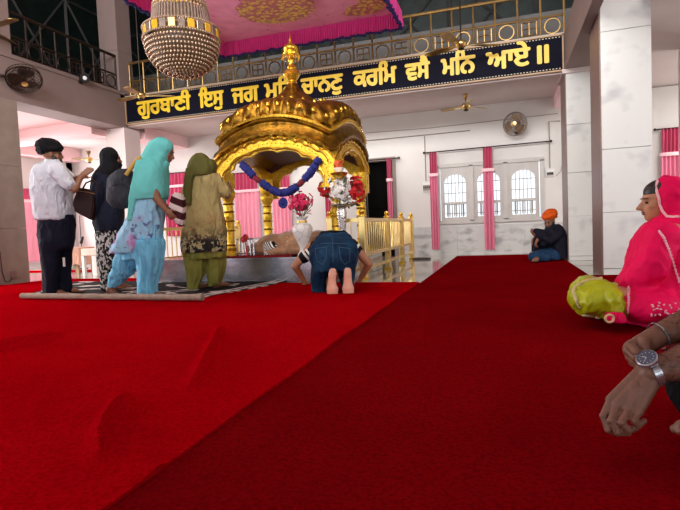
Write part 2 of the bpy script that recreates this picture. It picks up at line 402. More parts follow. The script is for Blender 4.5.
def glyph_fill(me):
    """solid letters from glyph outlines, non-zero winding (strokes may cross themselves)"""
    from mathutils.geometry import delaunay_2d_cdt
    nxt = {}
    for e in me.edges: nxt.setdefault(e.vertices[0], []).append(e.vertices[1]); nxt.setdefault(e.vertices[1], []).append(e.vertices[0])
    seen = set(); loops = []
    for v0 in range(len(me.vertices)):
        if v0 in seen: continue
        L_ = [v0]; seen.add(v0)
        while True:
            n_ = [q for q in nxt.get(L_[-1], []) if q not in seen]
            if not n_: break
            q = min(n_) if len(L_) == 1 else n_[0]; L_.append(q); seen.add(q)
        if len(L_) > 2: loops.append([me.vertices[i].co.to_2d() for i in L_])
    pts = []; ed = []
    for l in loops:
        o_ = len(pts); pts += l; ed += [(o_+i, o_+(i+1) % len(l)) for i in range(len(l))]
    vs, es, fs, *_ = delaunay_2d_cdt(pts, ed, [], 0, 1e-5)
    def wind(p):
        w_ = 0
        for l in loops:
            for a, c in zip(l, l[1:]+l[:1]):
                if (a.y <= p.y) != (c.y <= p.y):
                    x = a.x+(p.y-a.y)/(c.y-a.y)*(c.x-a.x)
                    if x > p.x: w_ += 1 if c.y > a.y else -1
        return w_
    b = bm_(); V0 = [b.verts.new((v.x, v.y, 0)) for v in vs]; V1 = [b.verts.new((v.x, v.y, .02)) for v in vs]; cnt = {}
    for f in fs:
        c = sum((vs[i] for i in f), V((0, 0)))/len(f)
        if wind(c) == 0: continue
        b.faces.new([V0[i] for i in f]); b.faces.new([V1[i] for i in reversed(f)])
        for i in range(len(f)): k = tuple(sorted((f[i], f[(i+1) % len(f)]))); cnt[k] = cnt.get(k, 0)+1
    for (i, j), n_ in cnt.items():
        if n_ == 1: b.faces.new((V0[i], V0[j], V1[j], V1[i]))
    bmesh.ops.delete(b, geom=[v for v in b.verts if not v.link_faces], context='VERTS')
    out = bpy.data.meshes.new('t'); bmesh.ops.recalc_face_normals(b, faces=b.faces); b.to_mesh(out); b.free(); return out
for word, xa, xb in WORDS:
    X0, X1 = onY(xa, 100, YB-.04).x, onY(xb, 80, YB-.04).x
    c = bpy.data.curves.new('t', 'FONT'); c.body = word; c.resolution_u = 5; c.fill_mode = 'NONE'
    o = bpy.data.objects.new('t', c); COL.objects.link(o)
    dg = bpy.context.evaluated_depsgraph_get(); dg.update()
    me = bpy.data.meshes.new_from_object(o.evaluated_get(dg)); bpy.data.objects.remove(o); bpy.data.curves.remove(c)
    lo, hi = min(v.co.x for v in me.vertices), max(v.co.x for v in me.vertices)
    sx = (X1-X0-.03)/(hi-lo); sz = .395
    me2 = glyph_fill(me); bpy.data.meshes.remove(me); me = me2; b = bm_()
    for k in range(9):
        dx, dz = (.0, .0) if k == 8 else (.016*cos(k*pi/4), .013*sin(k*pi/4))
        n0 = len(b.verts); b.from_mesh(me); b.verts.ensure_lookup_table()
        for v in b.verts[n0:]:
            x, y, z = v.co
            v.co = V((X0+.015+(x-lo)*sx+dx, YB-.036-z*.4-.0004*k, ZB+.155+y*sz+dz))
    obj('lettering', b, M_yellow, S, recalc=False)

# ================================================================== CARPETS
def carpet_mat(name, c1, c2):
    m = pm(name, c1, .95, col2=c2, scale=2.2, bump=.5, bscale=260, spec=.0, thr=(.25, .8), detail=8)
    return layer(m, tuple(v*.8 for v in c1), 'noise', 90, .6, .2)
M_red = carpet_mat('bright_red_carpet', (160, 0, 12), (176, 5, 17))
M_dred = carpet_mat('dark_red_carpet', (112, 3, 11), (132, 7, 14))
ridges = [([(221, 328), (214, 352), (203, 375), (190, 395)], .022, .058), ([(130, 397), (116, 418), (104, 440), (100, 472)], .022, .055), ([(-20, 357), (0, 351), (30, 345), (62, 335)], .03, .055), ([(90, 330), (150, 322), (210, 322)], .04, .012), ([(130, 455), (150, 470), (170, 480)], .04, .012), ([(30, 420), (60, 380)], .05, .01)]
RID = [([flo(*p).to_2d() for p in pts], w, h) for pts, w, h in ridges]
def segd(p, a, b):
    ab = b-a; t = max(0, min(1, (p-a).dot(ab)/ab.length_squared)); d = p-(a+ab*t); return d.length, (ab.x*d.y-ab.y*d.x), t
def carpet_z(x, y):
    p = V((x, y)); z = .012
    for pts, w, h in RID:
        best = (9, 1, 0, 0)
        for i, (a, b_) in enumerate(zip(pts, pts[1:])):
            d, s, t = segd(p, a, b_)
            if d < best[0]: best = (d, s, i, t)
        d, s, i, t = best
        if d < .25:
            u = (i+t)/(len(pts)-1); amp = h*max(0, sin(pi*min(1, max(0, u))))**.7 if 0 < u < 1 else 0
            ww = w*(.5 if s > 0 else 1.5)
            z += amp*math.exp(-(d/ww)**2)
    return z + .006 + .002*noise.noise(V((x*1.5, y*1.5, 0)))
def sheet(name, mat, x0, x1, y0, y1, zf, step, label, xe=None, xs=None):
    nx, ny = int((x1-x0)/step), int((y1-y0)/step); b = bm_(); G = []
    for i in range(nx+1):
        G.append([])
        for j in range(ny+1):
            y = y0+(y1-y0)*j/ny; xx1 = x1 + (xe(y) if xe else 0); xa = x0+(xs(y) if xs else 0); x = xa+(xx1-xa)*i/nx; G[-1].append(b.verts.new((x, y, zf(x, y))))
    for i in range(nx):
        for j in range(ny): b.faces.new((G[i][j], G[i+1][j], G[i+1][j+1], G[i][j+1]))
    # skirt down to the floor gives the sheet its thickness
    edge = [G[i][0] for i in range(nx+1)] + [G[nx][j] for j in range(1, ny+1)] + [G[i][ny] for i in range(nx-1, -1, -1)] + [G[0][j] for j in range(ny-1, 0, -1)]
    low = [b.verts.new((v.co.x, v.co.y, .001)) for v in edge]
    for k in range(len(edge)):
        j = (k+1) % len(edge); b.faces.new((edge[k], low[k], low[j], edge[j]))
    return obj(name, b, mat, smooth=True, label=label, cat='carpet', group='red carpets')
sheet('carpet', M_red, -6.93, -.895, 0.2, 5.46, carpet_z, .018, 'bright red wrinkled carpet covering the left part of the hall floor', xe=lambda y: .025*noise.noise(V((0, y*1.3, 3))))
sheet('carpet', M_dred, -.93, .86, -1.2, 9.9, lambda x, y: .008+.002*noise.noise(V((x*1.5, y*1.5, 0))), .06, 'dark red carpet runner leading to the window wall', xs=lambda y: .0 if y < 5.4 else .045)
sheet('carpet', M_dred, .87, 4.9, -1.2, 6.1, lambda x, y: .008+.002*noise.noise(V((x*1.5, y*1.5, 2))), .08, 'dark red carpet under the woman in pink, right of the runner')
sheet('carpet', M_red, -6.93, -4.6, 5.47, 6.3, lambda x, y: .01, .2, 'bright red carpet piece beside the left pillar, beyond the rug')
sheet('carpet', M_red, -10.2, -5.2, 7.65, 8.1, lambda x, y: .01, .2, 'narrow red carpet strip on pale floor behind the standing people')
# geometric rug with a rolled near edge
RG0, RG1 = V((-5.18, 4.30)), V((-2.84, 4.24))
M_rug = pm('black_woven_rug', (26, 22, 24), .9, var=.2, scale=30, bump=.3, bscale=200, spec=.1)
layer(M_rug, (206, 198, 192), 'noise', 2.6, .56, .015, stretch=(1, 1.3, 1))
layer(M_rug, (26, 22, 24), 'noise', 5.5, .58, .015)
T = thing('rug', (-3.95, 4.8, .014), 'black and white geometric rug under the standing worshippers', 'rug')
P = [flo(24, 297), flo(203, 299.5), flo(272, 286.5), flo(292, 281.5), flo(75, 283)]
b = bm_(); loft(b, [[V((p.x, p.y, .014)) for p in P], [V((p.x, p.y, .022)) for p in P]]); obj('field', b, M_rug, T)
b = bm_()
for k, off in ((1, 0), (1, .1)):
    a, c = P[1]+V((-off-.02, 0, 0)), P[3]+V((-off-.02, 0, 0)); d = (c-a); s = V((-.035, 0, 0))
    loft(b, [[a+V((0,0,.0225)), a+s+V((0,0,.0225)), c+s+V((0,0,.0225)), c+V((0,0,.0225))], [a+V((0,0,.025)), a+s+V((0,0,.025)), c+s+V((0,0,.025)), c+V((0,0,.025))]])
obj('border_stripe', b, pm('white_stripe_weave', (205, 198, 190), .9), T)
b = bm_(); a, c = flo(22, 298.5, .03), flo(203, 300.5, .03)
tube(b, [a.lerp(c, k/30)+V((0, .008*noise.noise(V((k*.4, 0, 0))), .028+.004*noise.noise(V((k*.6, 2, 0))))) for k in range(31)], [.030+.005*noise.noise(V((k*.5, 7, 0))) for k in range(31)], 12)
obj('rolled_edge', b, pm('beige_rug_backing', (150, 132, 116), .9, var=.2, scale=18, bump=.4, bscale=60), T, smooth=True)

# ================================================================== BALCONY RAILINGS
def railing(lbl, p0, p1, z0, mat, n, panel=True):
    p0, p1 = V(p0), V(p1); T = thing('balcony_railing', ((p0+p1)/2).to_tuple(), lbl, 'railing', 'balcony railings'); d = (p1-p0)
    T.location.z = z0
    def P(t, z): return V((p0.x+d.x*t, p0.y+d.y*t, z))
    for nm, z, r in (('top_rail', z0+.66, .028), ('mid_rail', z0+.31, .018), ('bottom_rail', z0+.035, .018)):
        b = bm_(); tube(b, (P(0, z), P(1, z)), r, 8); obj(nm, b, mat, T, smooth=True)
    for i in range(n+1):
        t = i/n; b = bm_(); tube(b, (P(t, z0), P(t, z0+.66)), .016, 8); ell(b, P(t, z0+.42), .022, sub=1); obj('baluster', b, mat, T, smooth=True)
    for i in range(n):
        b = bm_(); a, c = (i+.18)/n, (i+.82)/n
        if i % 2 == 0:
            box_ = 0
            for q in ((a, .075, a, .265), (c, .075, c, .265), (a, .075, c, .075), (a, .265, c, .265), ((a+c)/2, .075, (a+c)/2, .265), (a, .17, c, .17)): tube(b, (P(q[0], z0+q[1]), P(q[2], z0+q[3])), .011, 5)
        else:
            tc = (i+.5)/n; L = d.length
            pts = [P(tc + .11*cos(2*pi*k/14)/L, z0+.165+.11*sin(2*pi*k/14)) for k in range(15)]; tube(b, pts, .012, 5)
        obj('scroll_panel', b, mat, T, smooth=True)
railing('brass balcony railing above the navy signboard', (XL+.03, YB+.12, 0), (XR, YB+.12, 0), 3.345, M_bronze, 24)
railing('dark brown balcony railing on the left above the grey fascia', (XL-.06, 5.95, 0), (XL-.06, 8.14, 0), 3.42, M_darkmet, 8)
b = bm_(); box(b, XL, XR, YB-.02, YB+.28, ZT-.005, ZT+.012); struct('trim_9', b, pm('balcony_ledge', (176, 164, 146), .5, var=.08))
# ================================================================== PLATFORM + GOLDEN CANOPY
T = thing('platform', (-3.1, 6.5, .012), 'low steel-clad platform carrying the golden canopy', 'platform')
PX0, PX1, PY0, PY1, PZ = -4.45, -1.78, 5.6, 7.5, .31
b = bm_(); box(b, PX0, PX1, PY0+.02, PY1, .002, PZ-.03); bevel(b, .004, 1); obj('body', b, M_steel, T)
b = bm_()
for z in (.02, .155, .265): box(b, PX0-.004, PX1+.004, PY0+.01, PY0+.022, z, z+.012)
obj('seam_strip', b, M_steel, T)
b = bm_(); box(b, PX0-.02, PX1+.02, PY0, PY1+.02, PZ-.03, PZ); bevel(b, .006, 2); obj('top_slab', b, M_steel, T)
KX, KY, HX, HY = -2.68, 6.45, .82, .8
T = thing('canopy_shrine', (KX, KY, PZ), 'ornate gilded domed canopy with cusped arches on the steel platform', 'shrine')
def srect(hx, hy, zc, rise, n=96, p=7, lobes=0, la=0, sc=0, sca=0):
    out = []
    for k in range(n):
        a = 2*pi*k/n; ca, sa = cos(a), sin(a)
        x = math.copysign(abs(ca)**(2/p), ca); y = math.copysign(abs(sa)**(2/p), sa)
        # even out spacing along the sides
        m = max(abs(ca), abs(sa)); x, y = ca/m, sa/m
        q = (abs(x)**p+abs(y)**p)**(1/p); x, y = x/q, y/q
        bmp = 1-min(abs(x), abs(y))**2
        f = 1 + la*cos(lobes*a)
        out.append(V((KX+x*hx*f, KY+y*hy*f, zc+rise*bmp + sca*abs(sin(sc*a)))))
    return out
# four cusped arch panels
def arch_panel(org, ux, un, half, hw):
    b = bm_(); N = 90; I = []; O = []
    for k in range(N+1):
        a = pi*k/N; f = 1 - .075*(1-abs(sin(5.5*a+.0)))**1.5
        xi = -hw*cos(a)*f; zi = 1.15 + .46*sin(a)**.8*f if k not in (0, N) else 1.15
        I.append((xi, zi))
        t = -cos(a); xo = half*max(-1, min(1, t*1.12)); O.append((xo, 1.47+.30*(1-(xo/half)**2)+.035*abs(sin(5.5*pi*(xo/half+1)))))
    I[0] = (-hw*.93, 1.12); I[-1] = (hw*.93, 1.12); O[0] = (-half, 1.12); O[-1] = (half, 1.12)
    rings = []
    for (xi, zi), (xo, zo) in zip(I, O):
        P = lambda x, z, d: V(org)+V(ux)*x+V((0,0,z))+V(un)*d
        rings.append([P(xi, zi, 0), P(xi, zi, .05), P((xi*.6+xo*.4), (zi*.6+zo*.4), .062), P(xo, zo, .05), P(xo, zo, 0)])
    loft(b, rings)
    return b, I, O
sides = [((KX, KY-HY+.06, 0), (1,0,0), (0,-1,0), HX-.02, .66), ((KX+HX-.06, KY, 0), (0,1,0), (1,0,0), HY-.02, .6), ((KX, KY+HY-.06, 0), (-1,0,0), (0,1,0), HX-.02, .66), ((KX-HX+.06, KY, 0), (0,-1,0), (-1,0,0), HY-.02, .6)]
for org, ux, un, half, hw in sides:
    b, I, O = arch_panel(org, ux, un, half, hw); p = obj('arch_panel', b, M_gold, T, smooth=True)
    b = bm_(); P = lambda x, z, d: V(org)+V(ux)*x+V((0,0,z))+V(un)*d
    for f, r in ((.16, .014), (.72, .016)):
        tube(b, [P(a[0]*(1-f)+c[0]*f, a[1]*(1-f)+c[1]*f, .062) for a, c in zip(I[2:-2], O[2:-2])], r, 8)
    tube(b, [P(-cos(pi*k/60)*hw*1.02, 1.14+.49*sin(pi*k/60)**.8, .06) for k in range(61)], .012, 8)
    obj('moulding', b, M_goldsm, p, smooth=True)
    b = bm_()     # thin moulding following the scalloped upper edge
    tube(b, [P(x, 1.455+.30*(1-(x/half)**2)+.035*abs(sin(5.5*pi*(x/half+1))), .055) for x in [half*(-1+2*k/132) for k in range(133)]], .011, 6)
    obj('scalloped_edge', b, M_goldsm, p, smooth=True)
    b = bm_()
    for k in range(40):       # bead row
        a = pi*(k+.5)/40; ell(b, P(-cos(a)*hw*1.13, 1.15+.535*sin(a)**.8, .062), .009, sub=1)
    obj('bead_row', b, M_goldsm, p, smooth=True)
# layered curved roof
b = bm_(); loft(b, [srect(HX-.02, HY-.02, 1.47, .30), srect(HX+.05, HY+.06, 1.49, .30, sc=24, sca=-.022), srect(HX+.055, HY+.065, 1.515, .305, sc=24, sca=-.022), srect(HX+.0, HY+.0, 1.585, .29), srect(HX-.01, HY-.01, 1.67, .27), srect(HX+.03, HY+.03, 1.715, .275)])
obj('lower_eave', b, M_golddark, T, smooth=True)
b = bm_(); loft(b, [srect(HX-.03, HY-.03, 1.68, .27), srect(HX+.015, HY+.015, 1.69, .275), srect(HX+.03, HY+.03, 1.715, .278), srect(HX+.02, HY+.02, 1.75, .275), srect(HX-.03, HY-.03, 1.77, .27)])
c = obj('cornice_band', b, M_goldsm, T, smooth=True)
b = bm_()
for p in srect(HX+.03, HY+.03, 1.72, .278, n=110): ell(b, p, .011, sub=1)
obj('bead_row', b, M_goldsm, c, smooth=True)
b = bm_()
prof = [(.97, 1.75, .27), (1.0, 1.79, .27), (1.0, 1.86, .262), (.965, 1.945, .245), (.90, 2.02, .215), (.80, 2.09, .178), (.67, 2.155, .13), (.52, 2.21, .08), (.38, 2.25, .04), (.27, 2.29, .01)]
loft(b, [srect(HX*f, HY*f, z, r, n=240, p=4.2 if f > .6 else 3, lobes=30, la=.03 if i > 0 else 0) for i, (f, z, r) in enumerate(prof)])
r = obj('dome_roof', b, M_golddark, T, smooth=True)
b = bm_()   # leaf tips standing along two edges of the dome
for f, z, rs, n, s in ((.985, 1.90, .25, 40, .034), (.60, 2.185, .105, 26, .034)):
    for k, p in enumerate(srect(HX*f, HY*f, z, rs, n=n, p=5)):
        d = V((p.x-KX, p.y-KY, 0)).normalized(); ell(b, p, (s*.8, s*.8, s*1.1), None, 1)
obj('leaf_crest', b, M_goldsm, r, smooth=True)
b = bm_(); prof = [(.44, 2.2), (.40, 2.27), (.33, 2.33), (.245, 2.39), (.165, 2.455), (.1, 2.53), (.065, 2.585), (.055, 2.60)]
n = 40; loft(b, [[V((KX+rr*(1+.05*cos(10*2*pi*k/n))*cos(2*pi*k/n), KY+rr*(1+.05*cos(10*2*pi*k/n))*sin(2*pi*k/n), z)) for k in range(n)] for rr, z in prof])
obj('neck', b, M_golddark, T, smooth=True)
b = bm_(); lathe(b, [(0, 2.58), (.06, 2.59), (.07, 2.61), (.055, 2.63), (.09, 2.67), (.115, 2.71), (.1, 2.755), (.05, 2.79), (.06, 2.81), (.045, 2.83), (.04, 2.87), (.05, 2.9), (.04, 2.92), (.035, 2.95), (.115, 2.965), (.12, 2.985), (.075, 3.0), (.1, 3.03), (.105, 3.06), (.07, 3.1), (.03, 3.12), (.018, 3.15), (.022, 3.17), (.012, 3.19), (.004, 3.25), (0, 3.26)], (KX, KY, 0), 24)
f = obj('finial', b, M_goldsm, T, smooth=True)
b = bm_()
for k in range(14):
    a = 2*pi*k/14; tube(b, ((KX+.112*cos(a), KY+.112*sin(a), 2.965), (KX+.115*cos(a), KY+.115*sin(a), 2.925)), .006, 5); ell(b, (KX+.115*cos(a), KY+.115*sin(a), 2.92), .01, sub=1)
obj('pendant_fringe', b, M_goldsm, f, smooth=True)
# inside ceiling
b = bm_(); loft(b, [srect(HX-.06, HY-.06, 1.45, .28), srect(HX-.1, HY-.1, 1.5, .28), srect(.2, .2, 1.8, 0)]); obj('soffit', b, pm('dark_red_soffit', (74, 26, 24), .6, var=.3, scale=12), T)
# four carved columns
for sx in (-1, 1):
    for y in (5.88, 7.02):
        x = KX+sx*.735; b = bm_()
        lathe(b, [(.0, PZ), (.1, PZ+.002), (.1, PZ+.06), (.075, PZ+.08), (.085, PZ+.12), (.06, PZ+.16), (.062, PZ+.5), (.07, PZ+.52), (.07, PZ+.55), (.06, PZ+.57), (.058, 1.02), (.07, 1.05), (.095, 1.1), (.1, 1.15), (.08, 1.18), (.1, 1.22), (.1, 1.4), (0, 1.41)], (x, y, 0), 16)
        c = obj('pillar', b, M_gold, T, smooth=True)
        b = bm_()
        for z in (.47, .66, .78, .9, 1.0):
            lathe(b, [(0, z-.014), (.068, z-.013), (.076, z), (.068, z+.013), (0, z+.014)], (x, y, 0), 16)
        obj('ring_band', b, M_goldsm, c, smooth=True)
# bracket shelf on the right front
b = bm_(); lathe(b, [(0, 1.205), (.05, 1.21), (.1, 1.25), (.105, 1.265), (0, 1.27)], (-1.80, 5.6, 0), 14); obj('bracket_shelf', b, M_goldsm, T, smooth=True)

# blue garland across the arch
def strip(pts, r, name, mat, par, seed=0, n=10, fluff=.25, step=.012):
    L = bm_(); P = [V(p) for p in pts]
    dense = []
    for a, c in zip(P, P[1:]):
        k = max(2, int((c-a).length/step)); dense += [a.lerp(c, i/k) for i in range(k)]
    dense.append(P[-1])
    tube(L, dense, [r*(1+fluff*noise.noise(V((i*.9, seed, 0)))) * (.75 if i in (0, len(dense)-1) else 1) for i in range(len(dense))], n)
    for v in L.verts: v.co += V((noise.noise(v.co*60), noise.noise(v.co*60+V((9,0,0))), noise.noise(v.co*60+V((0,9,0)))))*r*.3
    return obj(name, L, mat, par, smooth='all')
M_blue = pm('royal_blue_petals', (22, 30, 108), .8, var=.4, scale=60, bump=.5, bscale=120)
M_maroon = pm('maroon_velvet', (104, 16, 34), .8, var=.3, scale=30)
T = thing('garland', onY(283, 194, 5.62), 'blue petal garland with maroon bands and round pendant swagged across the gilded arch', 'garland')
GY = 5.615
gp = [(241, 164), (248, 170), (254, 177), (261, 182), (270, 189), (278, 192.5), (283, 193.5), (290, 191), (298, 186), (304, 180), (311, 172), (316, 164), (320, 158)]
GP = [onY(x, y, GY) for x, y in gp]
for i, (a, c) in enumerate(((0, 2), (2, 3), (3, 4), (4, 6), (6, 8), (8, 9), (9, 11), (11, 12))):
    mar = i in (1, 5)
    if i == 2: seg = [GP[3].lerp(GP[4], .0), GP[4]]
    else: seg = GP[a:c+1]
    A, B_ = seg[0], seg[-1]; seg = [A.lerp(seg[1], .02)] + seg[1:-1] + [B_.lerp(seg[-2], .02)]
    strip(seg, .048 if not mar else .034, 'maroon_band' if mar else 'petal_roll', M_maroon if mar else M_blue, T, seed=i*3)
b = bm_(); pc = onY(283, 203, GY)
for k in range(12):
    a = 2*pi*k/12; ell(b, pc+V((.04*cos(a), 0, .045*sin(a))), (.025, .018, .025), sub=1)
ell(b, pc, (.03, .025, .03)); tube(b, (GP[6], pc), .008, 6); obj('pendant', b, M_blue, T, smooth=True)

# covered scripture on its cushions, cloths
M_rumala = pm('brown_gold_brocade', (150, 108, 74), .6, var=.3, scale=12, bump=.3, bscale=50, sheen=.3)
layer(M_rumala, (190, 150, 100), 'vor', 16, .2, -.05)
b = bm_(); D0 = 6.75
c0 = V((-2.62, 6.2, PZ))
for dx, dy, dz, r in ((-.52, -.05, .09, (.16, .22, .1)), (-.3, 0, .14, (.26, .3, .15)), (0, .05, .16, (.34, .34, .17)), (.3, 0, .15, (.28, .3, .16)), (.52, -.02, .14, (.2, .24, .15)), (-.1, -.16, .07, (.5, .2, .09)), (.38, -.2, .06, (.22, .14, .08))):
    ell(b, c0+V((dx, dy, dz)), r)
box(b, c0.x-.6, c0.x+.6, c0.y-.25, c0.y+.25, PZ+.004, PZ+.1)
me = fuse(b, .016, 6, .012, (7, 7, 5)); obj('scripture_cover', me, M_rumala, label='brown and gold brocade cloth draped over the scripture under the golden canopy', cat='cloth', smooth=True)
M_zebra = pm('black_white_patterned_cloth', (20, 18, 20), .7, var=.1); layer(M_zebra, (225, 220, 212), 'wavex', 14, .5, .08, rotz=(0, .8, .6))
b = bm_(); c1 = onY(269, 246, 5.88); ell(b, c1+V((0, .03, 0)), (.10, .05, .07)); ell(b, c1+V((.04, .02, -.02)), (.09, .05, .05)); box(b, c1.x-.08, c1.x+.1, c1.y-.01, c1.y+.06, PZ+.006, c1.z)
obj('patterned_cloth', fuse(b, .012, 4, .006), M_zebra, label='black and white patterned cloth folded in front of the scripture', cat='cloth', smooth=True)
b = bm_(); M_redcloth = pm('deep_red_cloth', (112, 14, 22), .8, var=.2, scale=8)
N = 30; top = [[V((-3.45+1.0*i/N, 5.64+.16*j, PZ+.008+.014*(1+noise.noise(V((i*.5, j*.9, 0)))))) for i in range(N+1)] for j in range(3)]
loft(b, top + [[V((p.x, p.y, PZ+.002)) for p in top[2]], [V((p.x, p.y, PZ+.002)) for p in top[0]], top[0]], cap=False, closed=False)
obj('red_cloth', b, M_redcloth, smooth=True, label='deep red cloth spread on the front edge of the steel platform', cat='cloth')
# small steel book rail with red flowers at its end, left of the scripture
T = thing('low_guard_rail', (-3.35, 5.85, PZ), 'short steel guard rail standing on the platform left of the scripture', 'railing')
a, c = onY(237, 250, 5.85), onY(254, 250, 5.85)
for nm, zz in (('top_bar', .54), ('bottom_bar', .36)):
    b = bm_(); tube(b, ((a.x, 5.85, zz), (c.x, 5.85, zz)), .01, 8); obj(nm, b, M_steel, T, smooth=True)
for i in range(6):
    x = a.x+(c.x-a.x)*i/5; b = bm_(); tube(b, ((x, 5.85, PZ+.001), (x, 5.85, .54)), .011, 8); obj('bar', b, M_steel, T, smooth=True)

def flower_cluster(b, c, R, n, r, sq=(1, 1, 1), seed=1, face=None):
    rd = random.Random(seed)
    for k in range(n):
        d = V((rd.gauss(0, 1), rd.gauss(0, 1), rd.gauss(0, 1))).normalized()*(R*rd.uniform(.45, 1.25)); p = V(c)+V((d.x*sq[0], d.y*sq[1], d.z*sq[2]))
        q = r*rd.uniform(.7, 1.25); u, w = frame(d)
        for i in range(5):
            a = 2*pi*i/5+rd.random(); o = (u*cos(a)+w*sin(a))*q*.6
            M = Matrix((u*cos(a)+w*sin(a), w*cos(a)-u*sin(a), d.normalized())).transposed(); ell(b, p+o, (q*.6, q*.45, q*.22), M, sub=1)
M_pinkfl = pm('bright_pink_petals', (214, 40, 92), .7, var=.3, scale=40); M_whitefl = pm('white_petals', (232, 228, 222), .7, var=.08, scale=40); M_redfl = pm('red_petals', (190, 18, 30), .7, var=.3, scale=40); M_leaf = pm('green_leaves', (46, 74, 38), .6, var=.3, scale=20); M_orange = pm('orange_petals', (206, 92, 44), .7, var=.2, scale=30)
b = bm_(); c = onY(245, 239, 5.8); flower_cluster(b, c, .05, 16, .028, seed=4); tube(b, (c, (c.x+.02, 5.8, PZ+.002)), .008, 6)
obj('red_flowers', b, M_redfl, smooth=True, label='small red flowers standing by the short steel rail on the platform', cat='flowers')
# white vase with pink flowers
vb = V((-2.33, 5.72, PZ)); T = thing('flower_vase', vb, 'white painted urn with bright pink flowers on the platform', 'vase')
b = bm_(); lathe(b, [(0, 0), (.07, 0), (.075, .02), (.045, .06), (.04, .1), (.07, .17), (.118, .28), (.125, .34), (.1, .385), (.055, .405), (.05, .44), (.075, .47), (.08, .48), (.06, .475), (.0, .45)], vb, 28)
M_vase = pm('white_glazed_ceramic', (214, 210, 208), .25, var=.04); layer(M_vase, (70, 68, 74), 'edge', 11, .012, -.01, zr=(.16, .2))
v = obj('urn', b, M_vase, T, smooth=True)
b = bm_(); lathe(b, [(.05, .405), (.062, .41), (.062, .425), (.05, .43)], vb, 24); obj('neck_ring', b, M_goldsm, v, smooth=True)
b = bm_(); flower_cluster(b, vb+V((0, 0, .65)), .135, 95, .03, (1, .8, .9), 11); flower_cluster(b, vb+V((0, 0, .62)), .06, 30, .036, seed=12); obj('blossoms', b, M_pinkfl, T, smooth=True)
b = bm_()
for k in range(16):
    a = k*2.4; p = vb+V((.15*cos(a), .12*sin(a), .62+.12*sin(k*1.7))); tube(b, (vb+V((0, 0, .44)), vb+V((.05*cos(a), .04*sin(a), .52)), p), .004, 5)
obj('stems', b, M_leaf, T)
# tall silver stand with red and white arrangement
sb = V((-1.83, 5.74, PZ)); T = thing('flower_stand', sb, 'tall silver pedestal with a big red and white flower arrangement before the right pillar', 'flower stand')
b = bm_(); lathe(b, [(0, 0), (.085, 0), (.085, .02), (.05, .04), (.05, .22), (.06, .23), (.06, .26), (.04, .28), (.045, .34), (.055, .44), (.062, .5), (.05, .54), (.055, .56), (.13, .585), (.14, .6), (.0, .6)], sb, 24)
o = obj('pedestal', b, pm('embossed_silver', (206, 204, 200), .25, 1, var=.2, scale=30, bump=.5, bscale=60), T, smooth=True)
fc = sb+V((.0, -.02, .76))
b = bm_(); flower_cluster(b, fc+V((0, -.02, .02)), .15, 90, .034, (.85, .7, 1.2), 21); flower_cluster(b, fc+V((0, 0, .02)), .07, 30, .04, seed=25); obj('white_blossoms', b, M_whitefl, T, smooth=True, label='white blossoms')
b = bm_(); flower_cluster(b, fc+V((.195, 0, .0)), .1, 54, .034, (1, .8, 1.4), 22); flower_cluster(b, fc+V((-.19, 0, .05)), .085, 38, .034, (1, .8, 1.2), 23); flower_cluster(b, fc+V((-.1, 0, .2)), .06, 18, .032, seed=24); obj('red_blossoms', b, M_redfl, T, smooth=True, label='red blossoms')
b = bm_()
for k in range(14):
    a = k*2.4; p = fc+V((.2*cos(a), .1*sin(a), -.03+.16*sin(k*2.1))); M = Matrix.Rotation(a, 3, 'Y'); ell(b, p, (.05, .01, .016), M, sub=1); tube(b, (fc-V((0, 0, .1)), p), .004, 5)
obj('leaves', b, M_leaf, T, smooth=True)
b = bm_(); fo = V((-1.80, 5.6, 1.271)); flower_cluster(b, fo+V((0, 0, .09)), .045, 16, .034, seed=31)
T = thing('orange_flower', fo, 'orange flower in a small white bowl on the gilded bracket', 'flower'); obj('petals', b, M_orange, T, smooth=True)
b = bm_(); lathe(b, [(0, .001), (.03, .002), (.06, .035), (.062, .05), (0, .045)], fo, 16); obj('bowl', b, M_whitefl, T, smooth=True)

# gilt railings beside the canopy
def guard(lbl, segs, posts, balus):
    T = thing('guard_railing', (*segs[0][0], .0), lbl, 'railing', 'gilt guard railings beside the shrine')
    for (x0, y0), (x1, y1) in segs:
        for nm, z, r in (('top_rail', .72, .022), ('middle_rail', .30, .02), ('bottom_rail', .13, .018)):
            b = bm_(); d = V((x1-x0, y1-y0, 0)).normalized(); s = V((-d.y, d.x, 0))*r; a, c = V((x0, y0, z)), V((x1, y1, z)); u = V((0, 0, r))
            loft(b, [[p-s-u, p+s-u, p+s+u, p-s+u] for p in (a, c)]); obj(nm, b, M_brass, T)
    for x, y in posts:
        b = bm_(); box(b, x-.038, x+.038, y-.038, y+.038, .014, .76); bevel(b, .006, 1); p = obj('post', b, M_brass, T)
        b = bm_(); lathe(b, [(0, .76), (.046, .761), (.046, .775), (.02, .785), (.034, .81), (.03, .835), (0, .85)], (x, y, 0), 14); obj('post_knob', b, M_goldsm, p, smooth=True)
        b = bm_(); box(b, x-.05, x+.05, y-.05, y+.05, .001, .04); obj('post_foot', b, M_goldsm, p)
    for x, y in balus:
        b = bm_(); tube(b, ((x, y, .31), (x, y, .71)), .008, 8); obj('baluster', b, M_brass, T, smooth=True)
RXX = -1.62
bl = [(RXX, 5.86+3.33*i/31) for i in range(1, 31) if min(abs(5.86+3.33*i/31-q) for q in (7.2, 8.25)) > .05]
guard('pale gilt railing running back along the right side of the golden canopy', [((RXX, 5.86), (RXX, 9.19)), ((-2.02, 5.86), (RXX, 5.86))], [(RXX, 5.86), (RXX, 7.2), (RXX, 8.25), (RXX, 9.19), (-2.02, 5.86)][:5], bl+[(-1.9, 5.86), (-1.76, 5.86)])
LX = -4.62
bl = [(LX, 5.86+2.4*i/22) for i in range(1, 22)]
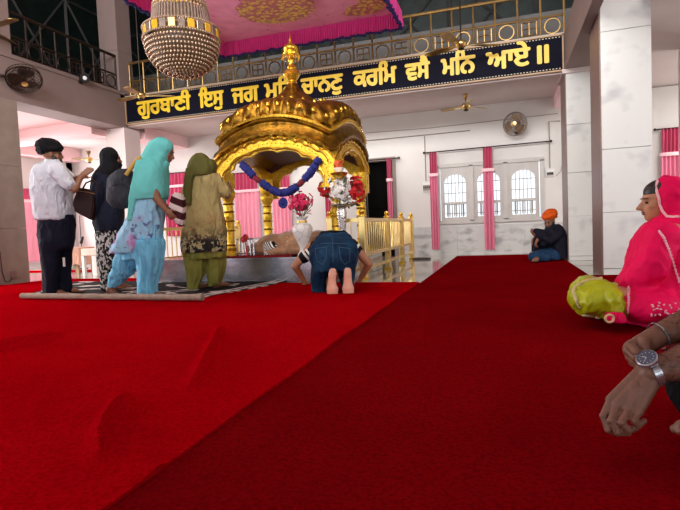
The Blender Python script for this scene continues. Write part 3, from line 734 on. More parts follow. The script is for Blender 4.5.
guard('pale gilt railing on the left side of the platform behind the women', [((LX, 5.86), (LX, 8.26))], [(LX, 5.86), (LX, 7.06), (LX, 8.26)], bl)
b = bm_(); box(b, -1.60, -1.30, 9.1, 9.3, .001, .03); obj('black_sill', b, M_black, label='small black plate on marble at the far end of the gilt railing', cat='plate')

# ================================================================== HANGING FABRIC CANOPY
CX0, CX1, CY0, CY1, CZ = -4.56, -1.44, 5.3, 7.95, 3.9
T = thing('ceiling_cloth', ((CX0+CX1)/2, (CY0+CY1)/2, 3.66), 'pink brocade cloth canopy with fringe hung high above the golden shrine', 'canopy')
M_brocade = pm('pink_gold_brocade', (250, 164, 204), .6, var=.12, scale=5, spec=.2, bump=.2, bscale=60)
layer(M_brocade, (150, 84, 84), 'vor', 9, .11, -.03, stretch=(1, .6, 1))
N = 40; b = bm_(); g = []
for s, dz in ((0, 0), (1, .012)):
    g.append([[b.verts.new((CX0+(CX1-CX0)*i/N, CY0+(CY1-CY0)*j/N, CZ+dz-.1*sin(pi*i/N)*sin(pi*j/N)+.012*noise.noise(V((i*.4, j*.4, 0))))) for j in range(N+1)] for i in range(N+1)])
for s in (0, 1):
    for i in range(N):
        for j in range(N): b.faces.new((g[s][i][j], g[s][i+1][j], g[s][i+1][j+1], g[s][i][j+1]))
cl = obj('cloth', b, M_brocade, T, smooth=True)
M_goldemb = pm('gold_embroidery', (226, 194, 96), .6, 0, var=.3, scale=20); layer(M_goldemb, (190, 110, 120), 'vor', 16, .5, .05)
b = bm_(); mc = V((-3.05, 6.85, CZ-.1)); n = 48
loft(b, [[V((mc.x+r*cos(2*pi*k/n)*(1+.05*cos(12*2*pi*k/n)), mc.y+r*.85*sin(2*pi*k/n), CZ-.118+dz)) for k in range(n)] for r, dz in ((.02, .004), (.3, .002), (.56, .002), (.56, .012))]); obj('medallion', b, M_goldemb, cl)
b = bm_(); loft(b, [[V((-1.95+r*cos(2*pi*k/n)*1.2, 7.45+r*sin(2*pi*k/n), CZ-.034+dz)) for k in range(n)] for r, dz in ((.02, 0), (.3, 0), (.3, .012))]); obj('corner_motif', b, M_goldemb, cl)
M_fringe = pm('hot_pink_fringe', (244, 56, 156), .6, var=.3, scale=6, stretch=(30, 30, .6), sheen=.3)
M_bluefr = pm('navy_blue_frill', (38, 34, 104), .7, var=.3, scale=30)
def valance(p0, p1, par, h=.235):
    p0, p1 = V(p0), V(p1); d = (p1-p0); L = d.length; d = d/L; s = V((-d.y, d.x, 0)); n = int(L/.012); rr = [[], []]
    b = bm_(); 
    for k in range(n+1):
        t = p0+d*(L*k/n); a = .018*sin(k*1.9)+.012*noise.noise(V((k*.21, 1, 0))); hh = h*(1+.05*noise.noise(V((k*.7, 0, 2))))
        rr[0].append(t)
        rr[1].append((a, hh))
    A = []
    for t, (a, hh) in zip(*rr): A.append([b.verts.new(t+V((0, 0, .015))), b.verts.new(t+s*(a*.6)-V((0, 0, hh*.5))), b.verts.new(t+s*a-V((0, 0, hh))), b.verts.new(t+s*(a+.008)-V((0, 0, hh))), b.verts.new(t+s*(a*.6+.008)-V((0, 0, hh*.5))), b.verts.new(t+s*.008+V((0, 0, .015)))])
    for q, w in zip(A, A[1:]):
        for i in range(6): b.faces.new((q[i], q[(i+1) % 6], w[(i+1) % 6], w[i]))
    v = obj('fringe_valance', b, M_fringe, par, smooth=True)
    b = bm_(); m = int(L/.05)
    for k in range(m+1):
        t = p0+d*(L*k/m); ell(b, t+s*.012*sin(k*2.3)-V((0, 0, h+.012+.012*sin(k*1.3))), (.032, .026, .026), sub=1)
    obj('blue_frill', b, M_bluefr, v, smooth=True)
    return v
for a, c in (((CX0, CY1), (CX1, CY1)), ((CX1, CY1), (CX1, CY0)), ((CX0, CY0), (CX0, CY1)), ((CX1, CY0), (CX0, CY0))): valance((*a, CZ), (*c, CZ), T)
# inner blue ruffle along the right edge
b = bm_(); k = 0; y = CY0+.1
while y < CY1: 
    ell(b, (CX1-.09+.03*sin(k*1.9), y, CZ-.05+.02*sin(k*2.7)), (.035, .04, .02), sub=1); y += .055; k += 1
obj('inner_ruffle', b, M_bluefr, T, smooth=True)
b = bm_()
for x in (CX0, CX1):
    for y in (CY0, CY1): tube(b, ((x, y, CZ), (x, y, 6.79)), .006, 6)
obj('cord', b, M_darkmet, T)

# ================================================================== CHANDELIER
HCX, HCY = onY(182, 40, 4.8).x, 4.8
zz = lambda y: onY(182, y, 4.8).z
z78, z42, z28, z13, z0 = zz(77), zz(42), zz(31), zz(13), zz(-2)
T = thing('chandelier', (HCX, HCY, z78), 'large basket chandelier of crystal beads with amber glass panels', 'chandelier')
M_crys = pm('crystal_beads', (176, 150, 126), .12, .5, var=.45, scale=50, spec=.9)
RB = .385
b = bm_()
for i in range(13):
    a = (pi/2)*(i+.15)/13; r = RB*sin(a)**.9; z = z42-(z42-z78)*cos(a); n = max(5, int(2*pi*r/.036))
    for k in range(n): ell(b, (HCX+r*cos(2*pi*(k+.5*(i % 2))/n), HCY+r*sin(2*pi*(k+.5*(i % 2))/n), z), (.0145, .0145, .018), sub=1)
obj('bead_bowl', b, M_crys, T, smooth=True)
b = bm_(); rg = [(RB*.93*sin(pi/2*i/10), z42-(z42-z78)*.96*cos(pi/2*i/10)) for i in range(11)]; lathe(b, rg, (HCX, HCY, 0), 32); obj('inner_bowl', b, pm('amber_shade', (66, 48, 36), .5, var=.2, emit=((255, 190, 110), .03)), T, smooth=True)
M_amber = pm('amber_glass', (196, 146, 30), .15, var=.15, scale=20, emit=((240, 180, 40), .06)); M_smoke = pm('clear_crystal_strip', (126, 108, 96), .12, .3, var=.25, scale=30)
for k in range(26):
    a = 2*pi*k/26; b = bm_(); M = Matrix.Translation((HCX, HCY, 0)) @ Matrix.Rotation(a, 4, 'Z')
    box(b, RB-.004, RB+.012, -.035, .035, z42+.015, z28-.01, M); bevel(b, .004, 1)
    obj('amber_panel' if k % 2 else 'crystal_panel', b, M_amber if k % 2 else M_smoke, T)
b = bm_(); 
for z, r in ((z42+.005, RB+.012), (z28, RB+.01)):
    n = 90
    for k in range(n): ell(b, (HCX+r*cos(2*pi*k/n), HCY+r*sin(2*pi*k/n), z), .014, sub=1)
obj('rim_beads', b, M_crys, T, smooth=True)
b = bm_(); rr = .285
for k in range(54):
    a = 2*pi*k/54; tube(b, ((HCX+rr*cos(a), HCY+rr*sin(a), z13), (HCX+(rr+.02)*cos(a), HCY+(rr+.02)*sin(a), z28+.01)), .012, 6)
obj('crystal_rods', b, M_smoke, T, smooth=True)
b = bm_(); lathe(b, [(0, z28), (.27, z28), (.26, z13), (.2, z13+.02), (0, z13+.02)], (HCX, HCY, 0), 32); obj('drum', b, pm('warm_diffuser', (140, 120, 96), .5, emit=((255, 200, 130), .05)), T, smooth=True)
b = bm_()
for i in range(5):
    z = z13+.015+i*.045; r = .28-.009*i*i*.6; n = int(2*pi*r/.04)
    for k in range(n): ell(b, (HCX+r*cos(2*pi*k/n), HCY+r*sin(2*pi*k/n), z), (.018, .018, .022), sub=1)
obj('crown_beads', b, M_crys, T, smooth=True)
b = bm_(); lathe(b, [(0, z13), (.26, z13+.01), (.25, z13+.12), (.21, z13+.24), (.05, z13+.4), (.03, z13+.6), (.02, z13+.7), (0, z13+.7)], (HCX, HCY, 0), 24); obj('crown', b, M_goldsm, T, smooth=True)
b = bm_(); tube(b, ((HCX, HCY, z13+.65), (HCX, HCY, 6.8)), .012, 8); obj('chain', b, M_bronze, T)

# ================================================================== FANS
def ceiling_fan(hub, ztop, angs, R, lbl, motor=.085, blade_w=.062):
    hub = V(hub); T = thing('ceiling_fan', hub, lbl, 'fan', 'brass ceiling fans')
    b = bm_(); lathe(b, [(0, -.055), (.03, -.05), (.06, -.03), (motor, 0), (motor, .02), (.07, .05), (.03, .07), (0, .072)], hub, 24); obj('motor', b, M_brass, T, smooth=True)
    b = bm_(); lathe(b, [(0, -.072), (.03, -.07), (.045, -.056), (.04, -.05), (0, -.05)], hub, 18); obj('hub_cap', b, M_darkmet, T, smooth=True)
    b = bm_(); tube(b, (hub+V((0, 0, .06)), (hub.x, hub.y, ztop-.01)), .011, 8); obj('down_rod', b, M_darkmet, T)
    b = bm_(); lathe(b, [(0, -.1), (.02, -.09), (.05, -.02), (.05, 0), (0, 0)], (hub.x, hub.y, ztop), 16); obj('ceiling_cup', b, M_bronze, T, smooth=True)
    for a in angs:
        M = Matrix.Translation(hub) @ Matrix.Rotation(math.radians(a), 4, 'Z') @ Matrix.Rotation(math.radians(10), 4, 'X')
        b = bm_(); loft(b, [[M @ V((x, s*w, z)) for s, z in ((-1, -.003), (1, -.003), (1, .004), (-1, .004))] for x, w in ((.14, .035), (.2, blade_w*.8), (.32, blade_w), (R-.04, blade_w*1.05), (R, blade_w*.7))])
        bl = obj('blade', b, M_bronze, T)
        b = bm_(); loft(b, [[M @ V((x, s*w, z)) for s, z in ((-1, -.006), (1, -.006), (1, .0), (-1, .0))] for x, w in ((.07, .02), (.2, .03))]); obj('blade_arm', b, M_brass, bl)
ceiling_fan(onY(461, 45, 7.75), 6.8, (25, 155, 250), .58, 'pale brass ceiling fan hanging before the right end of the signboard')
ceiling_fan(onY(141, 96, 7.7), 6.8, (28, 172, 285), .58, 'brass ceiling fan hanging before the left end of the signboard')
ceiling_fan(onY(466, 107, 9.3), 2.87, (38, 170, 280), .45, 'small brass fan under the gallery ceiling left of the round wall fan')
_A, _B = flo(15, 19, 2.64), flo(15, 45, 2.64); _k = .62*sqrt(3)/(_A-_B).length; _zh = CAMH+2*_k
_A, _B = flo(15, 19, _zh), flo(15, 45, _zh); _m = (_A+_B)/2; _n = (_B-_A).normalized().cross(UP)
if (_m+_n*.31).dot(RH) > _m.dot(RH): _n = -_n
_h = _m+_n*.31; _a0 = math.degrees(atan2(*(_A-_h).to_2d().yx)); _a1 = math.degrees(atan2(*(_B-_h).to_2d().yx))
ceiling_fan(_h, 6.8, (_a0, _a1, 2*_a1-_a0 if abs((_a1-_a0) % 360-120) < 5 else 2*_a0-_a1), .62, 'brass fan whose blades enter the photo at its upper left edge', blade_w=.07)
ceiling_fan(onX(89, 160, -9.0), 2.62, (20, 140, 260), .4, 'small gold fan under the pink ceiling beyond the left pillar')
def wall_fan(c, d, R, lbl, bladem, foot):
    """round caged fan facing along d, bracket back to foot"""
    c, d = V(c), V(d).normalized(); u, w = frame(d); T = thing('wall_fan', c, lbl, 'fan', 'round wall fans')
    b = bm_(); C = lambda r, z, n=40: [c+d*z+(u*cos(2*pi*k/n)+w*sin(2*pi*k/n))*r for k in range(n+1)]
    for r, z in ((R, 0), (R*.97, .05), (R*.97, -.06), (R*.6, .085), (R*.6, -.09), (R*.25, .095)): tube(b, C(r, z), .006 if z else .011, 5)
    for k in range(30):
        a = 2*pi*k/30; e = u*cos(a)+w*sin(a)
        tube(b, [c+e*R*.2+d*.095, c+e*R*.6+d*.085, c+e*R*.97+d*.05, c+e*R, c+e*R*.97-d*.06, c+e*R*.6-d*.09, c+e*R*.2-d*.095], .0028, 4)
    obj('cage', b, M_darkmet if bladem is M_darkmet else M_greyst, T)
    b = bm_(); lathe(b, [(0, -.22), (.06, -.21), (.075, -.15), (.07, -.095), (.04, -.05), (.035, .03), (0, .035)], c, 18, d); obj('motor', b, M_darkmet, T, smooth=True)
    b = bm_(); lathe(b, [(0, .09), (.04, .095), (.045, .105), (0, .112)], c, 16, d); obj('badge', b, M_brass, T, smooth=True)
    for k in range(3):
        a0 = 2*pi*k/3; b = bm_(); rings = []
        for t in range(7):
            f = t/6; r = R*(.14+.74*f); sp = .5+.55*sin(pi*min(1, .25+f*.7)); rings.append([c+(u*cos(a0+q*sp*.75+f*.3)+w*sin(a0+q*sp*.75+f*.3))*r+d*(.02*q+o) for q, o in ((-1, 0), (0, .002), (1, 0), (1, .006), (0, .008), (-1, .006))])
        loft(b, rings); obj('blade', b, bladem, T, smooth=True)
    b = bm_(); tube(b, (c-d*.16, c-d*.18-UP*.1, V(foot)), .016, 8); lathe(b, [(0, 0), (.06, 0), (.06, .02), (0, .02)], V(foot), 12, (c-V(foot)).normalized()); obj('bracket', b, M_darkmet, T, smooth=True)
wf = onY(515, 124, 10.05); wall_fan(wf, (-.25, -1, -.12), .21, 'round wall fan with brown blades above the window curtain rod', pm('brown_fan_blade', (122, 94, 52), .35, .3, var=.1), (wf.x+.05, 10.29, wf.z-.12))
wf = onX(24, 79, -6.72); wall_fan(wf, (.42, -.3, -.86), .235, 'dark caged wall fan on the left pillar below the balcony', M_darkmet, (XL, wf.y-.25, wf.z+.02))
T = thing('spotlight', onX(85, 78, -6.83), 'small black spotlight clamped on the left balcony ledge', 'lamp'); c = T.location
b = bm_(); lathe(b, [(0, -.14), (.05, -.13), (.075, -.02), (.08, .0), (.06, .0), (.055, -.02), (0, -.025)], c, 18, (.8, -.5, -.3)); obj('housing', b, M_black, T, smooth=True)
b = bm_(); lathe(b, [(0, -.018), (.034, -.017), (.034, -.01), (0, -.005)], c, 16, (.8, -.5, -.3)); obj('lens', b, pm('white_lens', (225, 230, 232), .15), T, smooth=True)
b = bm_(); box(b, XL-.01, XL+.03, c.y-.03, c.y+.03, c.z-.08, c.z+.08); tube(b, ((XL+.01, c.y, c.z), c-V((.03, -.04, 0))), .012, 6); obj('clamp', b, M_black, T)

# ================================================================== CURTAINS
M_cpink = pm('pink_curtain_fabric', (216, 118, 148), .7, var=.15, scale=4, stretch=(14, 14, .5), sheen=.2)
M_cdeep = pm('deep_pink_curtain_fabric', (186, 54, 96), .7, var=.2, scale=4, stretch=(14, 14, .5), sheen=.2)
M_clight = pm('light_pink_curtain_fabric', (234, 150, 172), .7, var=.1, scale=4, stretch=(14, 14, .5), sheen=.2)
M_tie = pm('pale_pink_tie', (240, 196, 204), .6, var=.1)
def drape(b, x0, x1, z0, z1, y, nf, seed=0, amp=.028, axis='x', wob=.0):
    """closed pleated cloth sheet hanging z0..z1 between x0 and x1"""
    n = nf*10; nz = 7; F = []; 
    for s in (0, 1):
        F.append([])
        for j in range(nz+1):
            f = j/nz; z = z1+(z0-z1)*f; row = []
            for i in range(n+1):
                t = i/n; a = amp*(.7+.3*f)*sin(2*pi*nf*t + seed + .6*f) + amp*.5*noise.noise(V((t*nf*1.7, f*1.5, seed)))
                xx = x0+(x1-x0)*t + wob*sin(f*3+seed); yy = y+a+s*.006
                row.append(b.verts.new((xx, yy, z) if axis == 'x' else (yy, xx, z)))
            F[-1].append(row)
    for s in (0, 1):
        for j in range(nz):
            for i in range(n): b.faces.new((F[s][j][i], F[s][j][i+1], F[s][j+1][i+1], F[s][j+1][i]))
    for i in range(n):
        for j in (0, nz): b.faces.new((F[0][j][i], F[0][j][i+1], F[1][j][i+1], F[1][j][i]))
    for j in range(nz):
        for i in (0, n): b.faces.new((F[0][j][i], F[0][j+1][i], F[1][j+1][i], F[1][j][i]))
    return b
def curtain(x0, x1, z0, z1, zt, y, lbl, nf=4, top=M_cdeep, low=M_cpink, axis='x', group=None, amp=.028):
    c = ((x0+x1)/2, y, z0) if axis == 'x' else (y, (x0+x1)/2, z0)
    T = thing('curtain', c, lbl, 'curtain', 'pink curtains of the hall')
    w = x1-x0
    obj('upper_gather', drape(bm_(), x0+w*.06, x1-w*.06, zt, z1, y, nf, seed=x0, axis=axis, amp=amp), top, T, smooth=True)
    obj('lower_drop', drape(bm_(), x0, x1, z0, zt, y, nf, seed=x0+1, axis=axis, amp=amp), low, T, smooth=True)
    b = bm_(); n = 24; hw = w/2+.012; r = []
    for z, f in ((zt-.03, 1), (zt-.015, 1.06), (zt+.015, 1.06), (zt+.03, 1)):
        ring = [(( (x0+x1)/2+hw*f*cos(2*pi*k/n)), y+(amp*1.55+.012)*f*sin(2*pi*k/n), z) for k in range(n)]
        r.append([V(p) if axis == 'x' else V((p[1], p[0], p[2])) for p in ring])
    loft(b, r); obj('tie_band', b, M_tie, T, smooth=True)
def px_curtain(xa, xb, yt, ytie, yb, Y, lbl, **k):
    a, c = onY(xa, (yt+yb)/2, Y), onY(xb, (yt+yb)/2, Y)
    mid = (xa+xb)/2
    curtain(a.x, c.x, onY(mid, yb, Y).z, onY(mid, yt, Y).z, onY(mid, ytie, Y).z, Y, lbl, **k)
CYY = 10.2
px_curtain(430.5, 438.5, 152, 175, 249.5, CYY, 'pink curtain gathered at the left end of the window', nf=3, top=M_cdeep)
px_curtain(483.5, 494, 147, 170, 249.5, CYY, 'pink curtain gathered across the middle panel of the window', nf=3, top=M_cdeep)
px_curtain(387.5, 392.5, 158, 180, 222, CYY, 'narrow pink curtain hanging at the right side of the dark doorway', nf=2, top=M_cdeep)
px_curtain(661, 682, 128, 154, 240, CYY, 'deep pink curtain beyond the white column behind the woman in pink', nf=5, top=M_cdeep, low=M_cpink)
px_curtain(234, 259, 172, 191, 238, CYY, 'pink curtain seen through the arch behind the left gilded pillars', nf=6, top=M_cdeep, low=M_clight)
px_curtain(272, 291, 171, 189, 238, CYY, 'light pink curtain seen through the arch behind the blue pendant', nf=5, top=M_cdeep, low=M_clight)
px_curtain(325.5, 331.5, 168, 192, 240, CYY, 'narrow dusky curtain seen left of the silver flower stand', nf=2, top=M_maroon, low=M_cdeep)
px_curtain(165, 193, 173, 186, 236, CYY, 'pink curtain on the back wall between teal woman and olive woman', nf=7, top=M_cdeep, low=M_cdeep)
# sheers of the left gallery
curtain(7.62, 9.2, .15, 1.82, 1.54, -10.33, 'sheer pink curtain nearest the left pillar in the bright gallery', nf=6, top=M_cdeep, low=M_clight, axis='y')
curtain(9.34, 9.62, .15, 1.8, 1.52, -10.33, 'narrow pink curtain between bright panes behind the man in white', nf=3, top=M_cdeep, low=M_clight, axis='y')
curtain(9.74, 10.15, .15, 1.78, 1.52, -10.33, 'pink curtain at the far corner of the bright left gallery', nf=4, top=M_clight, low=M_clight, axis='y')
b = bm_(); 
def rod(x0, x1, z, lbl, z1=None):
    T = thing('curtain_rod', ((x0+x1)/2, CYY, z), lbl, 'rod', 'dark curtain rods'); z1 = z if z1 is None else z1
    b = bm_(); tube(b, ((x0, CYY, z), (x1, CYY, z1)), .012, 8); obj('pole', b, M_darkmet, T)
    for x, q in ((x0, z), (x1, z1)):
        b = bm_(); ell(b, (x, CYY, q), .024, sub=2); obj('end_knob', b, M_darkmet, T, smooth=True)
        b = bm_(); xx = x+(.06 if x == x0 else -.06); tube(b, ((xx, CYY, q), (xx, YW+.005, q)), .009, 6); obj('bracket', b, M_darkmet, T)
rod(onY(424, 153.5, CYY).x, onY(551, 141, CYY).x, 2.04, 'long dark curtain rod above the arched window', 2.06)
rod(onY(366, 160, CYY).x, onY(399, 158, CYY).x, onY(390, 158.5, CYY).z, 'short dark curtain rod above the dark doorway')
rod(onY(655, 130, CYY).x, 3.4, onY(668, 128.5, CYY).z, 'dark curtain rod beyond the white column')
rod(onY(228, 172, CYY).x, onY(296, 170, CYY).x, onY(262, 171.5, CYY).z, 'curtain rod behind the golden canopy')
rod(onY(160, 173, CYY).x, onY(197, 172, CYY).x, onY(180, 172.5, CYY).z, 'curtain rod on the back wall left of the golden canopy')

# ================================================================== SMALL FIXTURES
def switch(x, y, w, h, lbl):
    c = onY(x, y, YW); T = thing('switchboard', (c.x, YW, c.z-h/2), lbl, 'switchboard', 'white switchboards')
    b = bm_(); box(b, c.x-w/2, c.x+w/2, YW-.04, YW-.001, c.z-h/2, c.z+h/2); bevel(b, .006, 1); obj('box', b, M_whitep, T)
    b = bm_(); box(b, c.x-w/2+.012, c.x+w/2-.012, YW-.046, YW-.04, c.z-h/2+.02, c.z+h/2-.06); obj('switch_plate', b, M_greyst, T)
    for k in range(4): 
        b = bm_(); xx = c.x-w/2+.03+(w-.06)*k/3; box(b, xx-.012, xx+.012, YW-.054, YW-.046, c.z-.03, c.z+.01); obj('switch', b, M_black, T)
switch(427, 187, .17, .19, 'white switchboard on the wall left of the window'); switch(550, 173, .14, .14, 'white switchboard on the wall right of the window')
def conduit(pts, lbl, r=.011):
    b = bm_(); tube(b, pts, r, 6); obj('conduit_pipe', b, M_greyst, label=lbl, cat='pipe', group='conduits and cables on the back wall')
P = lambda x, y: onY(x, y, YW-.005)
conduit((P(365, 141), P(425, 135), P(470, 130.5)), 'grey conduit along the back wall ending under the small fan')
conduit((P(424.5, 136), P(426, 181)), 'grey conduit dropping to the switchboard left of the window')
conduit((P(560, 121), P(549, 121.5), P(550, 168)), 'thin grey conduit bending down to the switchboard right of the window')
conduit((P(365, 133), P(430, 128), P(558, 113.5)), 'thin upper cable line on the back wall below the gallery ceiling', .006)
conduit((P(556, 176), P(561, 171), P(563, 160)), 'loose grey wire right of the window switchboard', .006)
for y, x0, x1, lb in ((41, 2.3, 4.8, 'upper'), (71, 2.3, 4.8, 'middle'), (86, 2.3, 4.8, 'lower')):
    z = onY(665, y, YW-.012).z; 
    if z < 2.86: conduit(((x0, YW-.004, z), (x1, YW-.004, z)), '%s cable line on the wall beyond the near white column' % lb, .009)
# socket with wires at the foot of the left pillar
T = thing('wall_socket', (XL+.01, 5.62, .12), 'brown wall socket with dangling cable low on the left pillar', 'socket')
b = bm_(); box(b, XL+.012, XL+.04, 5.6, 5.68, .1, .2); obj('box', b, M_brown, T)
b = bm_(); tube(b, [(XL+.02, 5.62, .1), (XL+.03, 5.56, .05), (XL+.025, 5.5, .06), (XL+.02, 5.47, .2), (XL+.02, 5.46, .5)], .006, 6); obj('cable', b, M_black, T, smooth=True)
# table with cloth, white stool and microphone stand in the left gallery
tp = flo(78, 273); tp.z = 0
T = thing('side_table', tp, 'small table under a peach cloth behind the man in white', 'table')
b = bm_(); box(b, tp.x-.22, tp.x+.22, tp.y-.2, tp.y+.2, .44, .47); obj('table_top', b, M_wood, T)
for sx in (-1, 1):
    for sy in (-1, 1): b = bm_(); box(b, tp.x+sx*.19-.02, tp.x+sx*.19+.02, tp.y+sy*.17-.02, tp.y+sy*.17+.02, .001, .44); obj('leg', b, M_wood, T)
b = bm_(); R4 = []
for z, r, a in ((.476, .2, 0), (.478, .25, 0), (.44, .262, .006), (.3, .27, .02), (.16, .275, .03)):
    n = 64; R4.append([V((tp.x+math.copysign(abs(cos(2*pi*k/n))**.5, cos(2*pi*k/n))*r*(1+a*4*sin(9*2*pi*k/n)*.3), tp.y+math.copysign(abs(sin(2*pi*k/n))**.5, sin(2*pi*k/n))*r*(1+a*4*sin(9*2*pi*k/n)*.3), z+(.02*sin(5*2*pi*k/n) if z < .2 else 0))) for k in range(n)])
loft(b, R4, cap=False); b.faces.new([v for v in b.verts][:64][::-1]); obj('tablecloth', b, pm('peach_cloth', (226, 180, 158), .8, var=.1), label='peach cloth hanging over the small table in the left gallery', cat='tablecloth', smooth=True)
sp = flo(96, 275); sp.z = 0
T = thing('stool', sp, 'white stool right of the peach covered table', 'stool')
b = bm_(); box(b, sp.x-.16, sp.x+.2, sp.y-.14, sp.y+.14, .34, .46); bevel(b, .01, 1); obj('seat', b, pm('cream_paint', (222, 200, 186), .5), T)
for sx in (-1, 1):
    for sy in (-1, 1): b = bm_(); box(b, sp.x+sx*.13-.025, sp.x+sx*.13+.025, sp.y+sy*.11-.025, sp.y+sy*.11+.025, .001, .34); obj('leg', b, M_whitep, T)
mp_ = flo(83, 268.5); mp_.z = 0
T = thing('microphone_stand', mp_, 'thin black microphone stand by the peach covered table', 'stand')
b = bm_(); tube(b, (mp_+V((0, 0, .012)), mp_+V((0, 0, 1.12))), .008, 6); obj('pole', b, M_black, T)
b = bm_(); lathe(b, [(0, .002), (.1, .002), (.1, .012), (0, .02)], mp_, 16); obj('base', b, M_black, T)
b = bm_(); cap(b, mp_+V((0, 0, .55)), mp_+V((.05, 0, .66)), .03, .022); obj('clip', b, M_black, T, smooth=True)
# ================================================================== PEOPLE
class Fig:
    zmin = .021
    def __init__(s, px, py, label, group=None, D=None):
        b = flo(px, py) if D is None else at(px, py, D)
        s.D = b.dot(FH); b.z = 0; s.root = thing('person', b, label, 'person', group); s.mpp = s.D/FPX
    def J(s, x, y, w=0): return at(x, y, s.D+w)
    def add(s, name, b, mat, vox=.011, sm=4, fold=0, ff=(13, 13, 3), parent=None, label=None):
        me = fuse(b, vox, sm, fold, ff)
        for v in me.vertices:
            if v.co.z < s.zmin: v.co.z = s.zmin
        return obj(name, me, mat, parent or s.root, smooth='all', label=label)
    def raw(s, name, b, mat, parent=None, label=None, smooth='all'): return obj(name, b, mat, parent or s.root, smooth=smooth, label=label)
def axes(f, u):
    f = f.normalized(); r = f.cross(u).normalized(); u = r.cross(f).normalized(); return f, r, u, Matrix((r, f, u)).transposed()
def head(b, c, f, u=UP, s=1.0, neck=None, nose=1.0):
    f, r, u, M = axes(f, u); s *= 1.0
    P = lambda x, y, z: c + (r*x + f*y + u*z)*s
    ell(b, P(0, -.012, .025), (.074*s, .095*s, .092*s), M, 3)
    ell(b, P(0, .028, -.045), (.058*s, .062*s, .07*s), M, 3)
    ell(b, P(0, .062, -.092), (.028*s, .024*s, .022*s), M)          # chin
    ell(b, P(0, .072, .02), (.05*s, .02*s, .014*s), M)              # brow
    cap(b, P(0, .082, .008), P(0, .104*nose, -.034), .009*s, .014*s)   # nose
    ell(b, P(0, .092, -.038), (.017*s, .014*s, .01*s), M)
    ell(b, P(0, .08, -.058), (.024*s, .014*s, .0075*s), M); ell(b, P(0, .078, -.07), (.021*s, .014*s, .0085*s), M)
    for q in (-1, 1):
        ell(b, P(q*.04, .055, -.025), (.024*s, .026*s, .024*s), M)  # cheek
        ell(b, P(q*.075, -.005, -.012), (.01*s, .02*s, .034*s), M)  # ear
    if neck is not None: cap(b, P(0, -.02, -.06), neck, .05*s, .056*s)
    return P, M
def face(fig, P, M, s=1.0, par=None, closed=False):
    for q in (-1, 1):
        b = bm_(); ell(b, P(q*.031, .079, -.003), (.013*s, .008*s, .0075*s), M, 2); fig.raw('eye', b, pm('dark_eye', (40, 26, 22), .3), par)
        b = bm_(); cap(b, P(q*.016, .089, .021), P(q*.05, .076, .022), .0045*s, .003*s); fig.raw('eyebrow', b, M_hair, par)
    b = bm_(); ell(b, P(0, .089, -.0585), (.021*s, .009*s, .0055*s), M); ell(b, P(0, .087, -.069), (.018*s, .009*s, .006*s), M); fig.raw('lips', b, pm('lip_skin', (120, 58, 52), .45), par)
def hand(b, wr, d, n, side, s=1.0, curl=.5, rf=.0088):
    """wrist, finger direction d, palm normal n (palm side), side=+-1 places the thumb; fused into b"""
    d = d.normalized(); n = (n-d*n.dot(d)).normalized(); t = d.cross(n)*side
    ctr = wr+d*.048*s
    M = Matrix((t, d, n)).transposed(); ell(b, ctr, (.04*s, .052*s, .016*s), M, 2); cap(b, wr-d*.01*s, ctr, .024*s, .024*s)
    for i, (o, L) in enumerate(((.03, .072), (.0105, .08), (-.0095, .074), (-.029, .058))):
        p = wr+d*(.088 - .006*abs(i-1))*s+t*o*s; cap(b, wr+d*.04*s+t*o*.7*s, p, .0105*s, rf*s); a = .0; dd = d
        for fr, c in ((.45, curl*.8), (.32, curl*1.1), (.23, curl*.7)):
            a += c; q = p+(d*cos(a)+n*sin(a))*L*fr*s; cap(b, p, q, rf*s, rf*.92*s); p = q
    p = wr+d*.02*s+t*.026*s; q = p+(d*.62+t*.6+n*.35).normalized()*.042*s; e = q+(d*.9+t*.12+n*.45).normalized()*.034*s
    chain(b, [(p, .0125*s), (q, .0105*s), (e, .009*s)])
def foot(b, heel, toe, up=UP, s=1.0, ankle=None):
    d = (toe-heel); L = d.length; d = d/L; r = d.cross(up).normalized()
    if ankle is not None: cap(b, ankle, heel+up*.035*s+d*.03*s, .034*s, .036*s)
    cap(b, heel+d*.03*s+up*.03*s, heel+d*L*.62+up*.024*s, .033*s, .03*s); cap(b, heel+d*L*.55+r*.016*s+up*.02*s, heel+d*L*.72+r*.018*s+up*.018*s, .026*s, .022*s); cap(b, heel+d*L*.5-r*.018*s+up*.02*s, heel+d*L*.68-r*.022*s+up*.016*s, .024*s, .019*s)
    for i, (o, l, q) in enumerate(((.028, 1.0, .0125), (.009, 1.0, .0095), (-.008, .965, .009), (-.023, .925, .0085), (-.036, .875, .008))):
        cap(b, heel+d*L*.68+r*o*s*.9+up*.016*s, heel+d*(L*l-.01)+r*o*s+up*.011*s, q*1.05*s, q*s)

# ---- 1  man in white shirt, black turban
F = Fig(57, 296.5, 'standing man in a pale short-sleeved shirt and black turban with hands joined'); J = F.J
fw = (RH*.9+FH*.42).normalized()
b = bm_(); P, M = head(b, J(52, 154), fw, (UP+fw*.05), 1.0, J(50, 166, .02))
chain(b, [(J(50, 166), .06), (J(52, 185), .10), (J(53, 215), .11)])
for w, e, q in ((-.14, (74.5, 189.5, -.12), 0), (.16, (74, 180, .2), 1)):
    chain(b, [(J(56, 171, w*.85), .05), (J(*e), .042), (J(80.5, 177.5, .04*(1 if q else -1)+.04), .03)])
for w in (-.03, .05): hand(b, J(80.5, 177, w+.03), (RH*.7+UP*.55+FH*.1), FH*(1 if w < 0 else -1), -1 if w < 0 else 1, 1.0, .18)
for x, w, tx in ((47, -.07, 57), (62, .07, 76)):
    chain(b, [(J(54, 218, w*.5), .07), (J(x+3, 255, w), .05), (J(x+2, 290, w), .04)])
    foot(b, V((*J(x-2, 296, w).xy, .022)), V((*(J(x-2, 296, w).xy+fw.xy*.25), .022)), ankle=J(x, 289, w))
